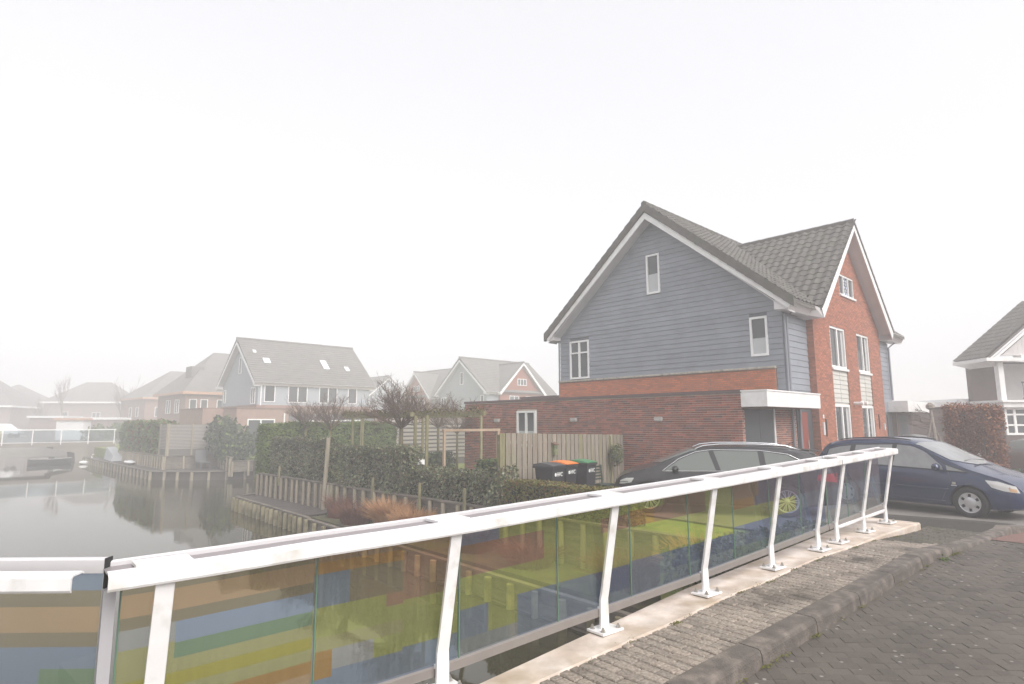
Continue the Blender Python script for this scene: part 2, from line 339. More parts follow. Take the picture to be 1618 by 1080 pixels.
# ------------------------------------------------------------------ ground, water, banks
def smooth01(x): x = max(0., min(1., x)); return x * x * (3 - 2 * x)
def en(p): d = Vector((p[0], p[1], 0)) - Vector((F0.x, F0.y, 0)); return d.dot(Ev), d.dot(Nv)
def deck(e): return 0.229 + RS * min(e, 6.6)
def road_z(x, y):
    """surface of road and drive: bridge level falling to the street level 0"""
    e, n = en((x, y))
    f = 1 - smooth01((e - 6.6) / 5.5)
    if n < 0.0: f *= 1 - smooth01((-n - 0.1) / 2.6) if e > 6.5 else 0
    return (deck(e) - 0.15) * f

g = MB(); g.box(-420, 420, -120, 420, -2.4, -1.75); struct('ground', g, earth_m)
def water_mat():
    m = bpy.data.materials.new('canal_water'); m.use_nodes = True; n = m.node_tree; L = n.links; p = n.nodes['Principled BSDF']
    p.inputs['Base Color'].default_value = (0.045, 0.040, 0.022, 1); p.inputs['Roughness'].default_value = 0.03; p.inputs['IOR'].default_value = 1.33
    p.inputs['Specular IOR Level'].default_value = 0.75
    tc = n.nodes.new('ShaderNodeTexCoord'); mp = n.nodes.new('ShaderNodeMapping'); mp.inputs['Rotation'].default_value = (0, 0, math.radians(25)); mp.inputs['Scale'].default_value = (1.0, 2.6, 1)
    L.new(tc.outputs['Object'], mp.inputs[0])
    a = n.nodes.new('ShaderNodeTexNoise'); a.inputs['Scale'].default_value = 2.4; a.inputs['Detail'].default_value = 3; L.new(mp.outputs[0], a.inputs[0])
    big = n.nodes.new('ShaderNodeTexNoise'); big.inputs['Scale'].default_value = 0.09; big.inputs['Detail'].default_value = 2; L.new(tc.outputs['Object'], big.inputs[0])
    r = n.nodes.new('ShaderNodeMapRange'); r.inputs[1].default_value = .48; r.inputs[2].default_value = .62; r.inputs[3].default_value = .03; r.inputs[4].default_value = .5; L.new(big.outputs['Fac'], r.inputs[0])
    b = n.nodes.new('ShaderNodeBump'); b.inputs['Distance'].default_value = .018; L.new(a.outputs['Fac'], b.inputs['Height']); L.new(r.outputs[0], b.inputs['Strength']); L.new(b.outputs[0], p.inputs['Normal'])
    return m
water_m = water_mat()
wt = MB(); wt.quad((-400, -60, -1.3), (60, -60, -1.3), (60, 400, -1.3), (-400, 400, -1.3)); struct('water', wt, water_m)

# land right of the canal (street level 0): a slab whose water side is the garden retaining wall line s = 9.45
def land(name, poly, ztop, m, zbot=-1.9, parent=None):
    mb = MB(); mb.prism(poly, zbot, ztop, lambda s, t, d: HP(s, t, d)); return struct(name, mb, m, parent)
land('garden_ground', [(9.56, 5.2), (9.56, 25.2), (40, 25.2), (40, 12.6), (15.2, 12.6), (15.2, 5.2)], -0.03, grass_m)
land('house_ground', [(15.2, 12.59), (40.1, 12.59), (40.1, 36.0), (130, 36), (130, -30), (15.2, -30)], -0.035, earth_m)
land('neighbour_ground', [(10.25, 42.6), (14.0, 42.6), (14.0, 37.6), (40.09, 37.6), (40.09, 76), (10.25, 76)], -0.04, grass_m)
land('mid_ground', [(13.9, 25.21), (40.09, 25.21), (40.09, 37.59), (13.9, 37.59)], -0.045, earth_m)
land('far_ground', [(20, 77), (140, 77), (140, 230), (2.0, 230), (2.0, 122), (20, 112)], 0.25, mat('dull_reed_bank', (.24, .22, .18), 1.0, var=.2, vscale=.3))
land('right_ground', [(40.11, 36.01), (130, 36.01), (130, 76), (40.11, 76)], -0.05, earth_m)
land('quay_bank', [(7.95, 4.2), (8.45, 18), (9.5, 18), (9.5, 4.2)], -0.84, earth_m)
land('bridge_bank', [(7.4, 1.0), (7.9, 5.19), (15.19, 5.19), (15.19, -20), (7.4, -20)], -0.06, grass_m)

# street and drive sheet (mesh follows the slope of the bridge approach)
def sheet(name, m, es, ns, off=0.0, zf=None):
    mb = MB(); rows = []
    for e in es:
        r = []
        for n in ns:
            p = Vector((F0.x, F0.y, 0)) + Ev * e + Nv * n
            z = zf(e, n) if zf else road_z(p.x, p.y)
            r.append((p.x, p.y, z + off))
        rows.append(r)
    mb.grid(rows); return struct(name, mb, m)
lin = lambda a, b, k: [a + (b - a) * i / (k - 1) for i in range(k)]
sheet('street', road_m, lin(-6, 70, 153), lin(1.0, 45, 60), off=0.0)
sheet('driveway', drive_m, lin(6.72, 30, 60), lin(-11, 0.999, 40), off=0.004)

# ------------------------------------------------------------------ pavement, kerb, plinth, road pavers
def kin(e): return 0.905 - 0.022 * e if e < 5 else 0.795 + 0.06 * (e - 5) + .05 * math.sin(max(0, min(PI, (e - 5) * 1.0)))     # inner kerb joint
def kout(e): return kin(e) + 0.19
def pin(e): return 0.27 - 0.03 * e if e < 0 else (0.26 - 0.03 * min(e, 3) if e < 4.0 else 0.17 + 0.035 * (e - 4)) + 0.012 * math.sin(3.1 * e)   # ragged inner edge of plinth
def pout(e): return 0.05 - 0.10 * (e + 1.3) if e < 1.5 else -0.23 - 0.045 * (e - 1.5)
DK = 7.1
def pave_z(e):  # pavement surface falls a little towards the street end
    return deck(e) - 0.02 - 0.09 * smooth01((e - 4.6) / 2.2)
pv = MB()
es = lin(-5, 9.2, 60)
pv.grid([[tuple(Vector((F0.x, F0.y, 0)) + Ev * e + Nv * n + Vector((0, 0, min(pave_z(e), road_z(*(Vector((F0.x, F0.y, 0)) + Ev * e + Nv * (n + .25)).to_2d()) + .12) - .012))) for n in ([pin(e) - .1 if e < 6.6 else -0.3 - (e - 6.6) * .5] + [kin(e) * k + (1 - k) * pin(e) for k in (.33, .66, 1.0)])] for e in es])
pavement = struct('pavement', pv, joint_m)
# paver meshes shared
def paver_mesh(name, lx, ly, m, hz=.03, b=.006):
    mb = MB(); x, y = lx / 2, ly / 2
    top = [(-x + b, -y + b, 0), (x - b, -y + b, 0), (x - b, y - b, 0), (-x + b, y - b, 0)]
    mid = [(-x, -y, -b), (x, -y, -b), (x, y, -b), (-x, y, -b)]; bot = [(p[0], p[1], -hz) for p in mid]
    i = 0; mb.v = top + mid + bot; mb.f = [(0, 1, 2, 3)] + [(4 + k, 4 + (k + 1) % 4, (k + 1) % 4, k) for k in range(4)] + [(8 + k, 8 + (k + 1) % 4, 4 + (k + 1) % 4, 4 + k) for k in range(4)]
    mb.m = [0] * len(mb.f); return mb
def add_mb(dst, src, M, mi=0):
    i = len(dst.v); dst.v += [tuple(M @ Vector(p)) for p in src.v]; dst.f += [tuple(i + k for k in f) for f in src.f]; dst.m += [mi] * len(src.f)
def frame_at(p, ang, jz=0., tilt=.0):
    return Matrix.Translation(p) @ Matrix.Rotation(ang, 4, 'Z') @ Matrix.Rotation(tilt, 4, 'X') @ Matrix.Rotation(jz, 4, 'Y')
slope_tilt = Matrix.Rotation(-math.atan(RS), 4, 'Y')
pm_full = paver_mesh('paver', .091, .194, pave_m, hz=.04, b=.008); pm_half = paver_mesh('paver_half', .096, .098, pave_m)
me_full = pm_full.mesh('paver', pave_m); me_dark = pm_full.mesh('dark_paver', pave_dark)
rest = MB(); vis = []
k = 0; e = -1.6
while e < 7.4:
    n0, n1 = pin(e) - .03, kin(e) - .008
    n = n0 - (.103 if k % 2 else 0)
    while n < n1 - .03:
        a, b = max(n, n0), min(n + .200, n1)
        if b - a > .03:
            p = Vector((F0.x, F0.y, 0)) + Ev * e + Nv * ((a + b) / 2); p.z = pave_z(e) + rnd.gauss(0, .0018)
            M = Matrix.Translation(p) @ Matrix.Rotation(TH + rnd.gauss(0, .006), 4, 'Z') @ slope_tilt @ Matrix.Rotation(rnd.gauss(0, .010), 4, 'X') @ Matrix.Rotation(rnd.gauss(0, .012), 4, 'Y')
            dark = e > 5.5 + .5 * ((a + b) / 2 - .4)
            if b - a > .196: vis.append(((p - Vector((0, 0, EYE))).length, M, dark))
            else: add_mb(rest, pm_full, M @ Matrix.Diagonal((1, (b - a) / .2, 1, 1)), 1 if dark else 0)
        n += .206
    e += .1015; k += 1
vis.sort(key=lambda q: q[0])
for i, (d, M, dark) in enumerate(vis):
    if i < 290: inst('brick', me_dark if dark else me_full, pavement, M)
    else: add_mb(rest, pm_full, M, 1 if dark else 0)
rest.build('far_bricks', [pave_m, pave_dark], pavement, kind='stuff')

# kerb stones, each about 1 m
kerb = thing('kerb', 'worn dark kerb of long stones curving along the bridge pavement', 'kerb', (0, 0, 0))
def kerb_stone(e0, e1):
    mb = MB(); rows = []
    for j in range(7):
        e = e0 + (e1 - e0) * j / 6
        base = Vector((F0.x, F0.y, 0)); a, b = kin(e), kout(e)
        pt = lambda n, z: tuple(base + Ev * e + Nv * n + Vector((0, 0, z)))
        zt = pave_z(e) + .004; pr_ = base + Ev * e + Nv * (b + .05); zb = road_z(pr_.x, pr_.y)
        zt = min(zt, zb + .13) if e > 6.8 else zt
        if e > 8: zt = zb + .13 * max(.15, 1 - (e - 8) / 4)
        rows.append([pt(a, zb - .1), pt(a, zt), pt(b - .035, zt - .002), pt(b - .012, zt - .012), pt(b, zt - .04), pt(b + .015, zb - .1)])
    mb.grid(rows); mb.quad(*rows[0]); mb.quad(*reversed(rows[-1])); return mb
e = -3.4
while e < 16:
    kerb_stone(e, e + .988).build('kerb_stone', kerb_m, kerb, fix=True); e += 1.0

# concrete plinth under the railing
pl = MB(); rows = []
for e in lin(-5, 6.95, 70):
    a, b = pout(e), pin(e) + .02; z = deck(e) + .0 - .006; base = Vector((F0.x, F0.y, 0)) + Ev * e
    f = lambda n, zz: tuple(base + Nv * n + Vector((0, 0, zz)))
    rows.append([f(a, z - .55), f(a, z - .012), f(a + .012, z), f((a + b) / 2, z + .001), f(b - .015, z), f(b, z - .02), f(b, z - .55)])
pl.grid(rows); pl.quad(*rows[0]); pl.quad(*reversed(rows[-1]))
struct('plinth', pl, conc)
sl = MB()
slp = [(-6, pout(-5) - .05), (1.5, pout(1.5) - .03), (6.9, pout(6.9) + .02), (6.9, 9), (-6, 9)]
sl.prism(slp, -.75, -.04, lambda e, n, d: tuple(Vector((F0.x, F0.y, 0)) + Ev * e + Nv * n + Vector((0, 0, .10 + d)))); struct('bridge_deck', sl, conc_far)
# abutment wall under the land end of the bridge
ab = MB(); ab.prism([(3.6, -.25), (6.9, -.35), (6.9, 9), (3.6, 9)], -1.9, -.66, lambda e, n, d: tuple(Vector((F0.x, F0.y, 0)) + Ev * e + Nv * n + Vector((0, 0, d)))); struct('abutment', ab, conc_far)

# road pavers in herringbone beside the kerb
street = bpy.data.objects['street']
rp = paver_mesh('paver', .1015, .2045, road_m, b=.003, hz=.02); me_rp = rp.mesh('road_paver', road_m)
cand = []
for i in range(-60, 80):
    for j in range(-70, 70):
        # herringbone unit cell: 0.1 grid, bricks 2x1
        k_ = (i - j) % 4
        if k_ == 0: c, hz_ = ((i + 1.0) * .103, (j + .5) * .103), True
        elif k_ == 2: c, hz_ = ((i + .5) * .103, (j + 1.0) * .103), False
        else: continue
        a = math.radians(45); cx, cy = c[0] * math.cos(a) - c[1] * math.sin(a), c[0] * math.sin(a) + c[1] * math.cos(a)
        e, n = cx + 2.5, cy + 4.0
        if n < kout(e) + .10 or e < -.5 or e > 7.25 or n > 6.0: continue
        p = Vector((F0.x, F0.y, 0)) + Ev * e + Nv * n
        if p.y < 2.2 or p.x / p.y > 1.02: continue
        p.z = road_z(p.x, p.y) + .004 + rnd.gauss(0, .0008)
        de = (road_z(*(p + Ev * .2).to_2d()) - road_z(*(p - Ev * .2).to_2d())) / .4
        M = Matrix.Translation(p) @ Matrix.Rotation(TH, 4, 'Z') @ Matrix.Rotation(-math.atan(de), 4, 'Y') @ Matrix.Rotation(-a + (PI / 2 if hz_ else 0) + PI, 4, 'Z') @ Matrix.Rotation(rnd.gauss(0, .006), 4, 'X') @ Matrix.Rotation(rnd.gauss(0, .006), 4, 'Y')
        cand.append((p.length, M))
cand.sort(key=lambda q: q[0])
restr = MB()
for i, (d, M) in enumerate(cand):
    if i < 290: inst('brick', me_rp, street, M)
    else: add_mb(restr, rp, M)
restr.build('far_bricks', road_m, street, kind='stuff', fix=False)
# red paved surface of the street further right
sheet('red_pavement', red_paver, lin(7.0, 40, 80), lin(1.13, 8, 16), off=.012)

# ------------------------------------------------------------------ wall pieces
def brick_skin(u0, u1, z0, z1, fn, holes, m, parent, near, n_obj, clip=None, course=.0625, bl=.21, jt=.013, proud=.003):
    """real bricks on the wall plane fn(u, z, d); nearest n_obj full bricks are objects, the rest one joined part"""
    full = []; cut = MB(); k = 0; z = z0
    hh = course - jt
    cut_list = []
    while z + hh <= z1 + .001:
        segs = [(u0, u1)]
        if clip: a, b = clip(z + hh); segs = [(max(u0, a), min(u1, b))]
        for (a, b, c, d) in holes:
            if z + hh > c and z < d:
                ns = []
                for (p, q) in segs:
                    if b <= p or a >= q: ns.append((p, q)); continue
                    if a > p: ns.append((p, a))
                    if b < q: ns.append((b, q))
                segs = ns
        for (p, q) in segs:
            st_ = math.floor((p - u0) / (bl + jt)) * (bl + jt) + u0 + (0 if k % 2 else -(bl + jt) / 2)
            x = st_
            while x < q:
                a, b = max(x, p), min(x + bl, q)
                if b - a > .03:
                    if b - a > bl - .002: full.append((a, z))
                    else: cut_list.append((a, b, z))
                x += bl + jt
        z += course; k += 1
    me = MB(); me.box(0, bl, 0, hh, -.02, proud, lambda u, zz, d: tuple(Vector(fn(u, zz, d)) - Vector(fn(0, 0, 0))))
    bm_ = me.mesh('brick', m)
    par_w = parent.matrix_basis
    full.sort(key=lambda q: (par_w @ (Vector(fn(q[0], q[1], 0))) - near).length)
    for i, (a, zz) in enumerate(full):
        if i < n_obj:
            inst('brick', bm_, parent, Matrix.Translation(Vector(fn(a, zz, rnd.uniform(-.002, .002))) ))
        else: cut.box(a, a + bl, zz, zz + hh, -.012, proud + rnd.uniform(-.002, .002), fn)
    for (a, b, zz) in cut_list: cut.box(a, b, zz, zz + hh, -.012, proud, fn)
    if cut.f: cut.build('brickwork', m, parent, kind='stuff', fix=True)

def boards(u0, u1, z0, z1, fn, holes, m, parent, clip=None, ex=.17, single=True, name='siding_board'):
    z = z0; J = MB()
    while z < z1 - .02:
        zt = min(z + ex, z1)
        segs = [(u0, u1)]
        cuts = [h for h in holes if zt > h[2] + .02 and z < h[3] - .02]
        for (a, b, c, d) in cuts:
            ns = []
            for (p, q) in segs:
                if b <= p or a >= q: ns.append((p, q)); continue
                if a > p + .02: ns.append((p, a))
                if b < q - .02: ns.append((b, q))
            segs = ns
        for (p, q) in segs:
            p0, q0, p1, q1 = p, q, p, q
            if clip:
                a, b = clip(z); p0, q0 = max(p, a), min(q, b); a, b = clip(zt); p1, q1 = max(p, a), min(q, b)
                if q0 - p0 < .05 or p1 > q1: 
                    if q0 - p0 < .05: continue
                    p1 = q1 = (p0 + q0) / 2
            mb = MB() if single else J
            g_ = .006
            mb.hexa([fn(p0, z + g_, -.01), fn(q0, z + g_, -.01), fn(q0, z + g_, .026), fn(p0, z + g_, .026), fn(p1, zt, -.01), fn(q1, zt, -.01), fn(q1, zt, .010), fn(p1, zt, .010)])
            if single: mb.build(name, m, parent)
        z += ex
    if not single and J.f: J.build('siding', m, parent, kind='stuff')

def window(parent, fn, u0, u1, z0, z1, mull=(), trans=(), fw=.07, depth=.05, recess=0.0, fm=None, gm=None, blind=None, casement=False, label=None, name='window'):
    """frame with depth, glass pane, optional half blind; fn(u, z, d) maps to the parent"""
    fm = fm or trim_white; recess -= .035 if fm is far_white else 0; f = MB(); d0, d1 = -recess - .03, -recess + depth
    f.box(u0, u1, z1 - fw, z1, d0, d1, fn); f.box(u0, u1, z0, z0 + fw, d0, d1, fn)
    f.box(u0, u0 + fw, z0 + fw, z1 - fw, d0, d1 - .002, fn); f.box(u1 - fw, u1, z0 + fw, z1 - fw, d0, d1 - .002, fn)
    for k in mull: u = u0 + (u1 - u0) * k; f.box(u - fw * .6, u + fw * .6, z0 + fw, z1 - fw, d0, d1 - .004, fn)
    for k in trans: z = z0 + (z1 - z0) * k; f.box(u0 + fw, u1 - fw, z - fw * .4, z + fw * .4, d0, d1 - .006, fn)
    o = f.build(name, fm, parent, label=label)
    us = [u0 + fw] + [u0 + (u1 - u0) * k for k in mull] + [u1 - fw]
    for i in range(len(us) - 1):
        a = us[i] + (fw * .6 if i else 0); b = us[i + 1] - (fw * .6 if i < len(us) - 2 else 0)
        p = MB(); p.box(a, b, z0 + fw, z1 - fw, d0 - .02, d0 + .028, fn); p.build('pane', gm or glass_m, o)
        if blind:
            zb = z0 + fw + (z1 - z0 - 2 * fw) * blind
            q = MB(); q.box(a + .005, b - .005, z0 + fw, zb, d0 + .0285, d0 + .031, fn); q.build('frosted_film', glass_pale, o)
    return o

# roof tile mesh, local: x across, y up the slope, z out of the roof
TW, TL, TE = .30, .40, .335
def tile_mb():
    mb = MB(); n = 8; prof = []
    for i in range(n + 1):
        u = i / n; z = .023 * math.cos(2 * PI * u) ; prof.append((u * TW, z))
    lo = [(x, 0, z + .036) for x, z in prof]; hi = [(x, TL, z + .012) for x, z in prof]; fr = [(x, 0.004, z + .012) for x, z in prof]
    mb.grid([fr, lo, hi]); return mb
tile_src = tile_mb(); tile_me = tile_src.mesh('roof_tile', tile_m)
def tiles(parent, org, ux, uy, W, H, keep, n_obj, start=0, budget=[0]):
    """org: eave corner on the roof plane; ux: unit along eave; uy: unit up slope; keep(point) -> bool"""
    ux, uy = Vector(ux).normalized(), Vector(uy).normalized(); uz = ux.cross(uy)
    R = Matrix((ux, uy, uz)).transposed().to_4x4(); J = MB(); c = 0; near = []
    r = 0
    while (r + .2) * TE < H:
        k = 0
        while (k + .5) * TW < W:
            p = Vector(org) + ux * (k * TW) + uy * (r * TE) + uz * rnd.uniform(-.003, .003)
            if keep(p + ux * TW / 2 + uy * TE / 2): near.append(Matrix.Translation(p) @ R @ Matrix.Rotation(rnd.gauss(0, .008), 4, 'X'))
            k += 1
        r += 1
    pw = parent.matrix_basis
    near.sort(key=lambda M: ((pw @ M).translation - Vector((0, 0, EYE))).length)
    for i, M in enumerate(near):
        if i < n_obj: inst('roof_tile', tile_me, parent, M)
        else: add_mb(J, tile_src, M)
    if J.f: J.build('roof_tiles', tile_m, parent, kind='stuff', fix=False)

# ------------------------------------------------------------------ the twin house type
D = 9.05; LX = 10.7; RY = 4.45; RZ = 9.85; SL = .846; EZ = 5.62
CX, CHW, CRZ, CSL = 5.30, 3.85, 9.28, .95
VX0, VX1, EY0, EY1 = -.5, 11.2, -.55, 9.45
def main_z(y): return RZ - SL * abs(y - RY)
def cross_z(x): return CRZ - CSL * abs(x - CX)
def wall_gable_clip(z, inset=.47):
    h = RZ - inset; k = (h - z) / SL
    return (max(0, RY - k), min(D, RY + k)) if k > 0 else (RY, RY)
def twin_house(name, label, loc, rz, near_level, m_side=siding_m, m_front=brick_red, group='twin houses with grey siding', rear=None, gable_w=True, front=True, far_m=None):
    h = thing(name, label, 'house', loc, rz, group)
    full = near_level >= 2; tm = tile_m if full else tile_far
    # body walls (backing)
    W = MB(); W.box(0.02, LX - .02, .02, D - .02, 0, 5.3)
    for x0, x1 in ((.02, .2), (LX - .2, LX - .02)):
        W.prism([(.02, 5.3), (D - .02, 5.3), (D - .02, 5.4), (RY + .02, RZ - .49), (RY - .02, RZ - .49), (.02, 5.4)], x0, x1, lambda u, v, d: (d, u, v))
    W.build('wall_core', siding_back if full else m_side, h)
    # roof slabs
    R = MB()
    th = .30
    for ya, xa, xb in ((EY0, VX0 + .02, CX - CHW), (.0, CX - CHW, CX + CHW), (EY0, CX + CHW, VX1 - .02)):
        R.prism([(ya, main_z(ya)), (RY, RZ), (EY1, main_z(EY1)), (EY1, main_z(EY1) - .14), (RY, RZ - .14), (ya, main_z(ya) - .14)], xa, xb, lambda u, v, d: (d, u, v - .0))
    # cross gable slab
    yb = RY - (RZ - CRZ) / SL
    ymain = lambda z: RY - (RZ - z) / SL
    for sg_ in (-1, 1):
        xf = CX + sg_ * CHW; zf = cross_z(xf)
        a = [(CX, -.65, CRZ), (xf, -.65, zf), (xf, ymain(zf) + .1, zf), (CX, yb + .1, CRZ)]
        c = [(p[0], p[1], p[2] - .14) for p in a]
        R.hexa(c + a)
    R.build('roof', tm, h)
    # ridge caps
    rc = MB()
    def ridge(p, q):
        p, q = Vector(p), Vector(q); n = int((q - p).length / .42); d = (q - p) / n
        for i in range(n):
            a = p + d * i; b = p + d * (i + 1.06)
            if full: r1 = MB(); r1.tube([a, b], .13, 6, .115); r1.build('ridge_tile', tm, h)
            else: rc.tube([a, b], .13, 6, .115)
    ridge((VX0 - .02, RY, RZ + .02), (VX1, RY, RZ + .02)); ridge((CX, -.67, CRZ + .0), (CX, yb - .1, CRZ + .0)); rc.build('ridge_tiles', tm, h, kind='stuff') if rc.f else None
    # verge boards, soffits, box gutters
    V = MB(); S = MB()
    for x0, x1 in ((VX0, VX0 + .03), (VX1 - .03, VX1)):
        V = MB(); V.prism([(EY0 + .14, EZ - .30), (EY0 + .0, EZ - .02), (EY0 + .10, EZ - .12 + .085), (RY, RZ - .30), (EY1 - .1, EZ - .035), (EY1, EZ - .02), (EY1 - .14, EZ - .30), (RY, RZ - .54)], x0, x1, lambda u, v, d: (d, u, v)); V.build('verge_board', white if full else far_white, h)
    for x0, x1 in ((VX0 + .03, 0.03), (LX - .03, VX1 - .03)):
        for a, b in ((EY0 + .16, RY), (RY, EY1 - .16)):
            za, zb_ = (main_z(a) - .50, main_z(b) - .50)
            S = MB(); S.hexa([(x0, a, za), (x1, a, za), (x1, b, zb_), (x0, b, zb_), (x0, a, za + .03), (x1, a, za + .03), (x1, b, zb_ + .03), (x0, b, zb_ + .03)]); S.build('soffit', soffit_m, h)
    B = MB(); gbm = mat('gutter_box_grey', (0.62, 0.60, 0.60), .5) if full else far_white
    prof = [(EY0 + .22, EZ - .30), (EY0 - .01, EZ - .02), (EY0 + .02, EZ + .01), (.03, EZ + .01), (.03, EZ - .27)]
    for x0, x1 in ((VX0 + .03, CX - CHW + .02), (CX + CHW - .02, VX1 - .03)):
        B = MB(); B.prism(prof, x0, x1, lambda u, v, d: (d, u, v)); B.build('gutter_box', gbm, h)
    rp_ = [(EY1 - .22, EZ - .30), (EY1 + .01, EZ - .02), (EY1 - .02, EZ + .01), (D - .03, EZ + .01), (D - .03, EZ - .27)]
    B = MB(); B.prism(rp_, VX0 + .03, VX1 - .03, lambda u, v, d: (d, u, v)); B.build('gutter_box', gbm, h)
    C = MB()
    y0, y1 = -.66, -.63
    xl, xr = CX - CHW, CX + CHW
    for sg_ in (-1, 1):
        xf = CX + sg_ * CHW
        C.prism([(CX, CRZ - .06), (xf, EZ - .06), (xf + sg_ * -.16, EZ - .36), (CX, CRZ - .33)], y0, y1, lambda u, v, d: (u, d, v))
    C.build('cross_verge_board', white if full else far_white, h)
    S2 = MB()
    for sg_ in (-1, 1):
        xa, xb = CX, CX + sg_ * (CHW - .17)
        za, zb_ = CRZ - .335, cross_z(xb) - .335 + .02
        for yy in ((-.63, -.20),): S2.hexa([(xa, yy[0], za), (xb, yy[0], zb_), (xb, yy[1], zb_), (xa, yy[1], za), (xa, yy[0], za + .03), (xb, yy[0], zb_ + .03), (xb, yy[1], zb_ + .03), (xa, yy[1], za + .03)])
        # gutter foot returning from the cross gable to the eave
        xf = CX + sg_ * CHW
        S2.hexa([(xf - sg_ * .17, -.63, EZ - .36), (xf + sg_ * .30, EY0 + .2, EZ - .30), (xf + sg_ * .3, 0, EZ - .30), (xf - sg_ * .17, 0, EZ - .36), (xf - sg_ * .02, -.63, EZ - .06), (xf + sg_ * .3, EY0, EZ - .03), (xf + sg_ * .3, 0, EZ), (xf, 0, EZ - .02)])
    S2.build('cross_soffit', soffit_m, h)
    # cross gable wall core
    K = MB(); cx0, cx1 = 1.82, 8.78
    hz = lambda x: CRZ - .36 - CSL * abs(x - CX)
    K.prism([(cx0, 0), (cx1, 0), (cx1, hz(cx1)), (CX, hz(CX)), (cx0, hz(cx0))], -.08 if full else -.22, 0.6, lambda u, v, d: (u, d, v))
    if full:
        hs0 = [(3.29, 4.79, .45, 5.27), (4.61, 6.14, 6.55, 7.30), (6.01, 7.41, .45, 5.27)]
        us = sorted({cx0, CX, cx1} | {h_[0] for h_ in hs0} | {h_[1] for h_ in hs0})
        for ua, ub in zip(us[:-1], us[1:]):
            z_ = 0.0
            for h_ in sorted((h for h in hs0 if h[0] <= ua + .001 and h[1] >= ub - .001), key=lambda q: q[2]):
                K.prism([(ua, z_), (ub, z_), (ub, h_[2]), (ua, h_[2])], -.22, -.081, lambda u, v, d: (u, d, v)); z_ = h_[3]
            K.prism([(ua, z_), (ub, z_), (ub, hz(ub)), (ua, hz(ua))], -.22, -.081, lambda u, v, d: (u, d, v))
    K.build('front_wall', mortar_red if full else m_front, h)
    if full:
        gable = lambda u, z, d: (-d, u, z)
        holes = [(11.55 - 7.35, 12.11 - 7.35, 6.62, 8.09), (7.8 - 7.35, 8.36 - 7.35, 4.04, 5.28), (14.88 - 7.35, 15.87 - 7.35, 3.74, 5.27)]
        boards(.0, D, 3.70, RZ - .5, gable, holes, siding_m, h, clip=lambda z: wall_gable_clip(z))
        boards(.0, .26, 2.8, 3.70, gable, [], siding_m, h)
        for (a, b, c, d_), mu, bl in zip(holes, ((), (), (.5,)), (.5, .45, None)):
            window(h, gable, a, b, c, d_, mu, ((.68,) if mu else ()), blind=bl)
        # recessed siding fronts
        frn = lambda u, z, d: (u, -d, z)
        boards(.03, 1.80, 2.4, 5.32, frn, [], siding_m, h, ex=.19)
        boards(8.8, LX, 2.4, 5.32, frn, [], siding_m, h, ex=.19)
        # facade bricks
        fac = lambda u, z, d: (u, -.222 - d, z)
        o2 = lambda s: s - 18.26
        hol = [(o2(21.55), o2(23.05), .45, 5.27), (o2(24.27), o2(25.67), .45, 5.27), (o2(22.87), o2(24.4), 6.55, 7.30)]
        cam_l = Vector((0, 0, EYE))
        brick_skin(cx0, cx1, .02, CRZ - .5, fac, hol, brick_red, h, cam_l, 150, clip=lambda z: (CX - (CRZ - .36 - z) / CSL, CX + (CRZ - .36 - z) / CSL))
        ret = lambda u, z, d: (cx0 + .0 - d, u, z)
        brick_skin(-.22, .0, .02, 5.3, ret, [], brick_red, h, cam_l, 0)
        for (a, b, c, d_) in hol[:2]:
            window(h, fac, a, b, 3.84, 5.27, (.5,), (), recess=.07, fw=.075, depth=.05)
            sill = MB(); sill.box(a - .03, b + .03, 3.76, 3.836, -.1, .045, fac); sill.build('window_sill', white, h)
            pn = MB(); pn.box(a, b, 2.5, 3.76, -.13, -.055, fac); pn.build('panel_backing', siding_pale, h)
            boards(a, (a + b) / 2 - .012, 2.66, 3.75, lambda u, z, d: fac(u, z, d - .05), [], siding_pale, h, ex=.155, name='panel_board')
            boards((a + b) / 2 + .012, b, 2.66, 3.75, lambda u, z, d: fac(u, z, d - .05), [], siding_pale, h, ex=.155, name='panel_board')
            window(h, fac, a, b, .5, 2.6, (.5,), (), recess=.07, fw=.085, depth=.05)
            for za, zb_ in ((3.93, 5.19), (.6, 2.5)):
                for ua, ub in ((a + .09, a + .25), (b - .28, b - .10), ((a + b) / 2 + .07, (a + b) / 2 + .20)):
                    q = MB(); q.box(ua, ub, za, zb_, -.0715, -.0690, fac); q.build('curtain', curtain_m, h)
        a, b, c, d_ = hol[2]
        w3 = window(h, fac, a, b, c, d_, (.33, .66), (), recess=.06, fw=.05)
        ds = MB()
        for k in range(7):
            for q in range(6):
                u = a + .5 + k * .09; z = c + .05 + q * .12
                if (k + q) % 2 == 0: ds.prism([(u, z + .06), (u + .045, z), (u + .09, z + .06), (u + .045, z + .12)], -.06, -.05, lambda x, y, d: fac(x, y, d))
        ds.build('lattice_blind', mat('pale_blue_curtain', (.55, .62, .75), .7), w3)
        sill = MB(); sill.box(a - .05, b + .05, c - .07, c - .002, -.06, .06, fac); sill.build('window_sill', white, h)
        for uu in (o2(23.45), o2(23.9)): vt = MB(); vt.lathe([(.055, 0), (.055, .22), (.075, .22), (.075, .30), (.03, .31)], 0, 0, 0, 12, lambda x, y, z: fac(uu + x, 2.66 + y, z)); vt.build('vent_pipe', white, h)
        for uu, zz in ((20.55, 1.55), (26.1, 1.75)):
            q = MB(); q.box(o2(uu), o2(uu) + .07, zz, zz + .55, 0, .03, fac); q.build('wall_recess_strip', blackp, h)
        q = MB(); q.box(o2(20.28), o2(20.28) + .12, 1.6, 2.0, 0, .04, fac); q.build('letter_plate', soffit_m, h)
        q = MB(); q.box(o2(26.65), o2(26.65) + .1, 1.7, 1.95, 0, .05, fac); q.build('outdoor_lamp', soffit_m, h)
